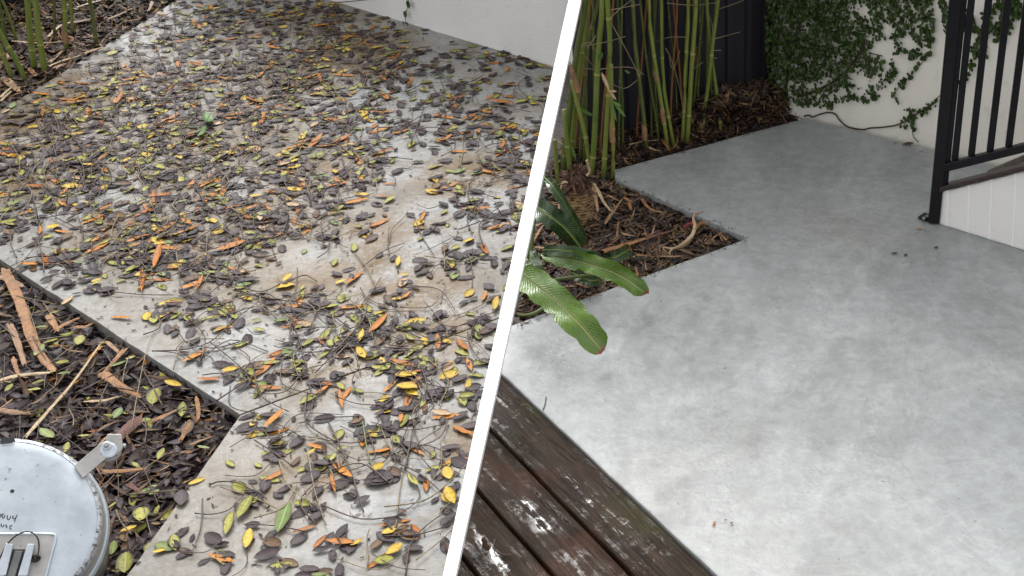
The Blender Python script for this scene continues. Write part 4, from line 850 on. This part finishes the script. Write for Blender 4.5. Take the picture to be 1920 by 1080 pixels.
landm = [((450, 780), 'by the notch corner'), ((260, 620), 'along the bed edge'), ((870, 860), 'beside the lower batten'), ((700, 960), 'on the nearest wet patch'), ((560, 850), 'right of the notch corner'), ((420, 960), 'beside the drum bed edge'), ((800, 700), 'below the slab joint'), ((600, 660), 'just above the slab joint'),
         ((900, 560), 'beside the middle batten'), ((720, 450), 'around the brown stain'), ((380, 480), 'in the dense middle drift'), ((120, 430), 'near the outer slab edge'), ((950, 250), 'beside the upper batten'), ((760, 120), 'below the pale wall'), ((520, 200), 'in the far leaf drift'), ((250, 250), 'in the far corner drift'), ((560, 540), 'on the pale bare patch'), ((660, 800), 'midway past the notch')]
CN = ['dark purple', 'reddish brown', 'olive yellow', 'green', 'bright yellow', 'orange', 'tan']
def lname(x, y, kind, rz, L):
    z_ = min(landm, key=lambda q: (q[0][0] - x) ** 2 + (q[0][1] - y) ** 2)[1]
    a = math.degrees(rz) % 180; di = 'lying crosswise' if a < 22 or a > 158 else ('pointing away' if 68 < a < 112 else ('tilted to batten' if a <= 68 else 'tilted to bed'))
    sz = 'large ' if L > size_at(y) * 1.1 else ('small ' if L < size_at(y) * .86 else '')
    return f"{sz}{CN[kind]} {'lance shaped' if kind == ORG else 'oval'} leaf {di}, {z_}"
stuff = MB()
for i, row in enumerate(rows):
    x, y, kind, var, L, rz = row[:6]; q = place(row); v, f, uv, asp = leaf_mesh(kind, var)
    if i in own:
        if (kind, var) not in lme_cache:
            mm = MB(); mm.add(v, f, uv, 0, .3); lme_cache[(kind, var)] = mm.mesh('fallen_leaf', LM[kind], True)
        o = link('bamboo_leaf' if kind == ORG else 'fallen_leaf', lme_cache[(kind, var)]); o.matrix_world = q
        tag(o, lname(x, y, kind, rz, L), 'leaf', 'orange bamboo leaves on the leafy slab' if kind == ORG else 'oval leaves fallen on the leafy slab')
    else: stuff.add([q @ Vector(a) for a in v], f, uv, kind, R.random())
tag(stuff.build('scattered_leaf_cover', LM, None, True), 'small fallen leaves strewn over the far part of the leafy slab', kind='stuff')
scatter('fine_debris', SLAB_POLY, 5200, [('mulch_brown', .5, .2, .7, .2), ('mulch_tan', .16, .2, .9, .08), ('mulch_dark', .34, .2, .6, .4)], lambda x, y: 0.0, .03, 'fine brown crumbs strewn over the leafy slab', .1, .004, None, lambda x, y: max(.02, int(DEN[max(0, min(11, int(y // 90)))][max(0, min(12, int(x // 80)))]) / 9 * (1.05 - y / 1080) ** 1.2))
for poly_, n_ in (([(1400, 452), (1392, 444), (975, 596), (965, 616)], 90), ([(1160, 330), (1400, 440), (1404, 448), (1395, 449), (1150, 338)], 60), ([(1150, 322), (1508, 225), (1506, 216), (1150, 312)], 130)):
    scatter('edge_crumb_cover', poly_, n_, [('mulch_brown', .5, .2, .6, .25), ('mulch_dark', .5, .2, .5, .4)], lambda x, y: 0.0, .03, 'mulch crumbs spilled along the clean slab edge', .15, .004)
# oval leaves lying on top of the bed litter
for (x, y, kind, lp, ang) in ((17, 728, OLIVE, 20, 40), (72, 717, OLIVE, 30, 10), (65, 733, OLIVE, 26, 5), (118, 682, OLIVE, 26, 0), (78, 615, GREEN, 24, 0), (95, 640, OLIVE, 32, 8), (102, 586, OLIVE, 24, 15), (88, 814, GREEN, 30, -35), (158, 818, OLIVE, 22, 0), (125, 840, OLIVE, 20, 70), (222, 685, GREEN, 36, 25), (245, 672, OLIVE, 20, 30), (325, 720, YEL, 32, -8), (290, 745, OLIVE, 28, 75), (342, 770, OLIVE, 24, 80), (273, 790, GREEN, 24, 0), (302, 852, OLIVE, 22, 60), (220, 775, GREEN, 26, 55), (75, 660, GREEN, 26, 55), (272, 920, GREEN, 22, 10), (290, 925, GREEN, 22, 20), (212, 950, OLIVE, 20, 50), (265, 965, OLIVE, 34, 85), (241, 992, YEL, 34, 25), (236, 1058, OLIVE, 36, 85), (213, 1030, GREEN, 24, 80), (282, 1030, OLIVE, 34, 80), (292, 982, ORG, 18, 0), (352, 805, BROWN, 30, 60), (120, 700, GREEN, 24, 5), (150, 640, OLIVE, 20, 70), (382, 840, GREEN, 24, 0), (232, 1010, ORG, 22, -60)):
    p, q = at(x - math.cos(math.radians(ang)) * lp / 2, y + math.sin(math.radians(ang)) * lp / 2, -.01), at(x + math.cos(math.radians(ang)) * lp / 2, y - math.sin(math.radians(ang)) * lp / 2, -.01)
    kk = (kind if kind != ORG else BROWN, R.randrange(6)); v, f, uv, asp = leaf_mesh(*kk)
    if kk not in lme_cache: mm = MB(); mm.add(v, f, uv, 0, .3); lme_cache[kk] = mm.mesh('fallen_leaf', LM[kk[0]], True)
    o = link('fallen_leaf', lme_cache[kk]); o.matrix_world = xform((p + q) / 2 + Vector((0, 0, R.uniform(0, .006))), math.atan2((q - p).y, (q - p).x), R.uniform(-.2, .2), R.uniform(-.3, .3), (q - p).length)
    near = min((((230, 840), 'by the drum hinge'), ((120, 690), 'between the fallen canes'), ((250, 1000), 'right of the drum'), ((330, 780), 'under the notch corner'), ((60, 600), 'by the red sheath'), ((220, 680), 'by the stout cane'), ((60, 730), 'above the drum')), key=lambda w_: (w_[0][0] - x) ** 2 + (w_[0][1] - y) ** 2)[1]
    tag(o, f"{CN[kk[0]]} oval leaf {'lying flat' if ang < 30 else 'slanting' if ang < 66 else 'upright'} on dark litter {near}", 'leaf', 'oval leaves lying on the bed litter')

# ------------------------------------------------------------------ stalks and twigs on the leafy slab
def twig(px, r, mat, label, z=.006):
    q = smooth_path([at(x, y, z + R.uniform(0, .008)) for x, y in px], 5); n = len(q)
    return tag(obj('fallen_twig', tube(q, [r * (1 - .45 * i / n) for i in range(n)], 5), mat, None, True), label, 'twig', 'bare stalks fallen on the leafy slab')
for px, r, mt, lab in (
    ([(395, 908), (412, 903), (445, 905), (482, 924)], .0022, 'twig_bark', 'arched dark stalk crossing from the bed onto the slab'), ([(365, 962), (395, 964), (430, 955), (460, 925)], .0016, 'twig_bark', 'thin bowed stalk under two olive leaves'), ([(380, 935), (376, 990), (358, 1040)], .002, 'twig_bark', 'straight stalk hanging down past oval leaves'),
    ([(285, 658), (345, 655), (395, 640), (440, 600), (485, 565)], .002, 'twig_bark', 'long dark stalk forking at the bed edge'), ([(285, 658), (330, 662), (380, 680)], .0016, 'twig_bark', 'short fork of the long stalk at the bed edge'), ([(395, 642), (430, 670), (470, 705)], .0022, 'twig_bark', 'dark stalk running toward the notch corner'),
    ([(405, 752), (450, 722), (495, 690)], .0022, 'twig_bark', 'dark stalk ending just short of the notch corner'), ([(245, 810), (280, 640), (330, 575), (400, 525)], .0012, 'twig_straw', 'very long thin straw arching over the slab edge'), ([(380, 703), (420, 700), (460, 715)], .0018, 'twig_bark', 'curved stalk above the lone orange leaf'),
    ([(575, 690), (555, 620), (525, 575)], .002, 'twig_bark', 'dark stalk through the leaf pile above the joint'), ([(450, 545), (500, 560), (560, 566), (600, 580)], .0024, 'twig_bark', 'thick dark stalk across the middle drift'), ([(625, 660), (680, 600), (690, 560), (715, 520)], .0026, 'twig_bark', 'thick stalk rising steeply past the orange leaf pair'),
    ([(590, 700), (650, 640), (700, 600)], .0018, 'twig_bark', 'thin stalk crossing the leaf pile diagonally'), ([(720, 760), (760, 730), (800, 705), (850, 680)], .0018, 'twig_bark', 'stalk passing over two bright yellow leaves'), ([(760, 880), (775, 800), (790, 740)], .002, 'twig_bark', 'upright stalk below the yellow leaves'), ([(775, 800), (800, 770), (825, 735)], .0018, 'twig_bark', 'forked stalk tip below the yellow leaves'),
    ([(615, 790), (640, 840), (660, 890), (682, 960)], .0026, 'twig_bark', 'strong curved stalk passing the orange lance leaf'), ([(680, 790), (690, 850), (705, 890)], .002, 'twig_green', 'olive stalk beside the strong curved stalk'), ([(578, 850), (590, 920), (612, 985)], .002, 'twig_straw', 'straw coloured stalk below the notch'), ([(720, 950), (790, 940), (830, 915), (875, 870)], .002, 'twig_straw', 'long pale stalk bending toward the batten'),
    ([(742, 990), (752, 900), (765, 850)], .0018, 'twig_straw', 'pale upright stalk on the wet patch'), ([(690, 1060), (688, 1010), (694, 990)], .002, 'twig_straw', 'forked straw stalk at the bottom of the slab'), ([(750, 870), (790, 890), (830, 925)], .0022, 'twig_bark', 'brown stalk pointing at the yellow leaf by the batten'), ([(720, 1005), (780, 1002), (840, 985), (880, 960)], .0018, 'twig_bark', 'fine stalk lying across the lowest leaves'), ([(760, 1080), (770, 1020), (800, 985), (850, 950)], .002, 'twig_bark', 'bent stalk rising from the bottom by the batten'),
    ([(780, 1050), (830, 1010), (865, 975)], .0016, 'twig_straw', 'pale thin stalk lowest beside the batten'), ([(730, 455), (735, 430), (760, 405), (765, 395)], .0018, 'twig_bark', 'curved stalk above the brown stain'), ([(775, 400), (790, 440), (815, 480)], .0018, 'twig_bark', 'thin stalk beside the single orange leaf'), ([(875, 470), (885, 500), (885, 540)], .002, 'twig_bark', 'curled stalk by the batten below the drift'),
    ([(730, 480), (727, 450), (730, 425)], .0018, 'twig_bark', 'short upright stalk on the bare patch'), ([(680, 500), (720, 470), (760, 455)], .0018, 'twig_bark', 'fine stalk across the stained patch'), ([(770, 270), (790, 215), (795, 200)], .0024, 'twig_bark', 'straight dark stalk in the upper bare patch'), ([(845, 165), (890, 150), (905, 140)], .002, 'twig_bark', 'stalk tip near the upper bare patch'),
    ([(885, 190), (890, 160), (905, 145)], .002, 'twig_bark', 'hooked stalk near the upper batten'), ([(880, 345), (905, 310), (940, 300)], .0018, 'twig_bark', 'thin stalk across the drift by the upper batten'), ([(860, 430), (930, 405), (970, 395)], .0018, 'twig_bark', 'long stalk reaching the batten at mid height'), ([(640, 290), (655, 330), (690, 350), (698, 310)], .0024, 'twig_bark', 'tangled stalk in the upright leaf clump'),
    ([(60, 360), (70, 400), (78, 420)], .0026, 'twig_bark', 'short thick stalk near the outer slab edge'), ([(70, 470), (72, 490), (98, 500)], .002, 'twig_bark', 'hooked stalk near the outer slab edge'), ([(90, 400), (140, 425), (190, 445)], .0022, 'twig_bark', 'dark stalk across the outer drift'), ([(20, 515), (60, 470), (80, 440)], .0016, 'twig_bark', 'fine stalk leaving the outer slab edge')):
    twig(px, r, mt, lab)
zn = ['in the far corner drift', 'in the far middle drift', 'below the pale wall', 'in the outer drift', 'in the dense middle drift', 'by the batten drift', 'near the notch', 'on the lower slab', 'beside the lower batten']
tw = MB(); nt_ = 0
for k in range(1300):
    x, y = R.choice(pts); x += R.gauss(0, 10); y += R.gauss(0, 8); Lp = R.uniform(25, 140) * (.5 + .5 * y / 700); a = R.uniform(0, 6.283); cv = R.uniform(-.35, .35)
    e = (x + math.cos(a) * Lp, y + math.sin(a) * Lp * .7); mdl = ((x + e[0]) / 2 - math.sin(a) * cv * Lp, (y + e[1]) / 2 + math.cos(a) * cv * Lp * .7)
    if not all(inside(*q, SLAB_POLY) for q in ((x, y), e, mdl)): continue
    mt = R.choices(['twig_bark', 'twig_straw'], [.85, .15])[0]; r = R.uniform(.0011, .002)
    if y > 330 and nt_ < 110:
        z_ = min(landm, key=lambda q: (q[0][0] - x) ** 2 + (q[0][1] - y) ** 2)[1]
        twig([(x, y), mdl, e], r, mt, f"{'short' if Lp < 40 else 'long'} {'curved' if abs(cv) > .15 else 'straight'} {'dark' if mt == 'twig_bark' else 'straw coloured'} stalk {'crosswise' if abs(math.cos(a)) > .7 else 'steep'} among leaves {z_}"); nt_ += 1
    else:
        q = smooth_path([at(u, w_, .005 + R.uniform(0, .01)) for u, w_ in ((x, y), mdl, e)], 4); vv = tube(q, r, 4); tw.add(vv[0], vv[1], vv[2], 0 if mt == 'twig_bark' else 1)
tag(tw.build('scattered_stalk_cover', ['twig_bark', 'twig_straw'], None, True), 'thin dark stalks strewn among the far leaves', kind='stuff')
lt = MB()                                             # straws and stalks in the leaf bed
for k in range(170):
    x, y = R.uniform(0, 440), R.uniform(490, 1080)
    if not inside(x, y, LB): continue
    a = R.uniform(0, 6.283); Lp = R.uniform(40, 120); q = smooth_path([at(x + math.cos(a) * Lp * t + R.gauss(0, 3), y + math.sin(a) * Lp * .7 * t, -.012 + R.uniform(0, .012)) for t in (-.5, 0, .5)], 4)
    if not all(inside(x + math.cos(a) * Lp * t, y + math.sin(a) * Lp * .7 * t, LB) for t in (-.5, .5)): continue
    vv = tube(q, R.uniform(.0008, .002), 4); lt.add(vv[0], vv[1], vv[2], R.choice([0, 0, 1]))
tag(lt.build('bed_stalk_cover', ['twig_bark', 'twig_straw'], None, True), 'thin stalks tangled in the dark bed litter', kind='stuff')
# green sprig of bamboo blades on the far drift
sg = thing('green_sprig', 'fresh green bamboo sprig lying on the far leaf drift', 'sprig')
for (xa, ya, xb, yb, wd) in ((388, 240, 340, 238, 7), (392, 236, 385, 212, 9), (390, 240, 345, 256, 7), (388, 242, 372, 258, 7), (392, 238, 396, 215, 6)):
    a, c_ = at(xa, ya, .012), at(xb, yb, .02); L = (c_ - a).length; v, f, uv = leaf_vf(L, L * wd / math.hypot(xb - xa, yb - ya) * .8, .2, .3, .5, 6); an = math.atan2((c_ - a).y, (c_ - a).x)
    mm = MB(); q = xform((a + c_) / 2, an, 0, .2); mm.add([q @ Vector(p) for p in v], f, uv, 0, R.random()); mm.build('leaf', 'bamboo_blade', sg, True)

# ------------------------------------------------------------------ crumbs on the clean slab and deck
for (x, y, lp, ang, kind, lab) in ((1677, 477, 12, 12, DARK, 'dark leaf curl on the clean slab, longest of three crumbs'), (1698, 480, 6, 40, DARK, 'tiny dark crumb on the clean slab beside the leaf curl'), (1755, 466, 8, 30, DARK, 'round dark crumb on the clean slab below the railing post'), (1723, 431, 10, 5, YEL, 'small yellow scrap on the clean slab before the railing post'),
        (1590, 370, 4, 0, DARK, 'lone dark speck in the middle of the far clean slab'), (1679, 270, 7, 10, DARK, 'dark speck on the clean slab near the cream wall'), (1703, 272, 22, 8, BROWN, 'thin brown sliver on the clean slab near the cream wall'), (1728, 286, 6, 0, DARK, 'dark speck beside the railing post foot'), (1339, 984, 12, 60, ORG, 'rust coloured scrap on the clean slab by the deck corner'), (1372, 983, 7, 40, BROWN, 'brown crumb on the clean slab by the deck corner'), (1360, 977, 6, 10, BROWN, 'smallest brown crumb by the deck corner')):
    p, q = at(x - math.cos(math.radians(ang)) * lp / 2, y + math.sin(math.radians(ang)) * lp / 2), at(x + math.cos(math.radians(ang)) * lp / 2, y - math.sin(math.radians(ang)) * lp / 2)
    kk = (kind, R.randrange(6)); v, f, uv, asp = leaf_mesh(*kk)
    if kk not in lme_cache: mm = MB(); mm.add(v, f, uv, 0, .3); lme_cache[kk] = mm.mesh('fallen_leaf', LM[kk[0]], True)
    o = link('leaf_crumb', lme_cache[kk]); o.matrix_world = xform((p + q) / 2 + Vector((0, 0, .004)), math.atan2((q - p).y, (q - p).x), 0, 0, (q - p).length); tag(o, lab, 'leaf crumb', 'crumbs left on the clean slab')
for px, lab in (([(928, 1010), (926, 1028), (940, 1038), (958, 1040)], 'hooked dark stalk lying on the wet deck'), ([(1024, 744), (1022, 758), (1018, 768)], 'short dark stalk at the slab edge by the deck')):
    tag(obj('fallen_twig', tube(smooth_path([at(x, y, .002) for x, y in px], 5), .0013, 5), 'twig_bark'), lab, 'twig')

# things that would share a label are told apart by their order from the camera
same = {}
for o in sc.objects:
    if o.parent is None and o.get('label') and not o.get('kind'): same.setdefault(o['label'], []).append(o)
for lab, os_ in same.items():
    if len(os_) > 1:
        def dist(o):
            me = o.data; return o.matrix_world.translation.y if o.matrix_world.translation.length > .01 else o.location.y or me.vertices[0].co.y
        for i, o in enumerate(sorted(os_, key=dist)): o['label'] = f"{lab}, {ordn[min(i, 19)]} from front"
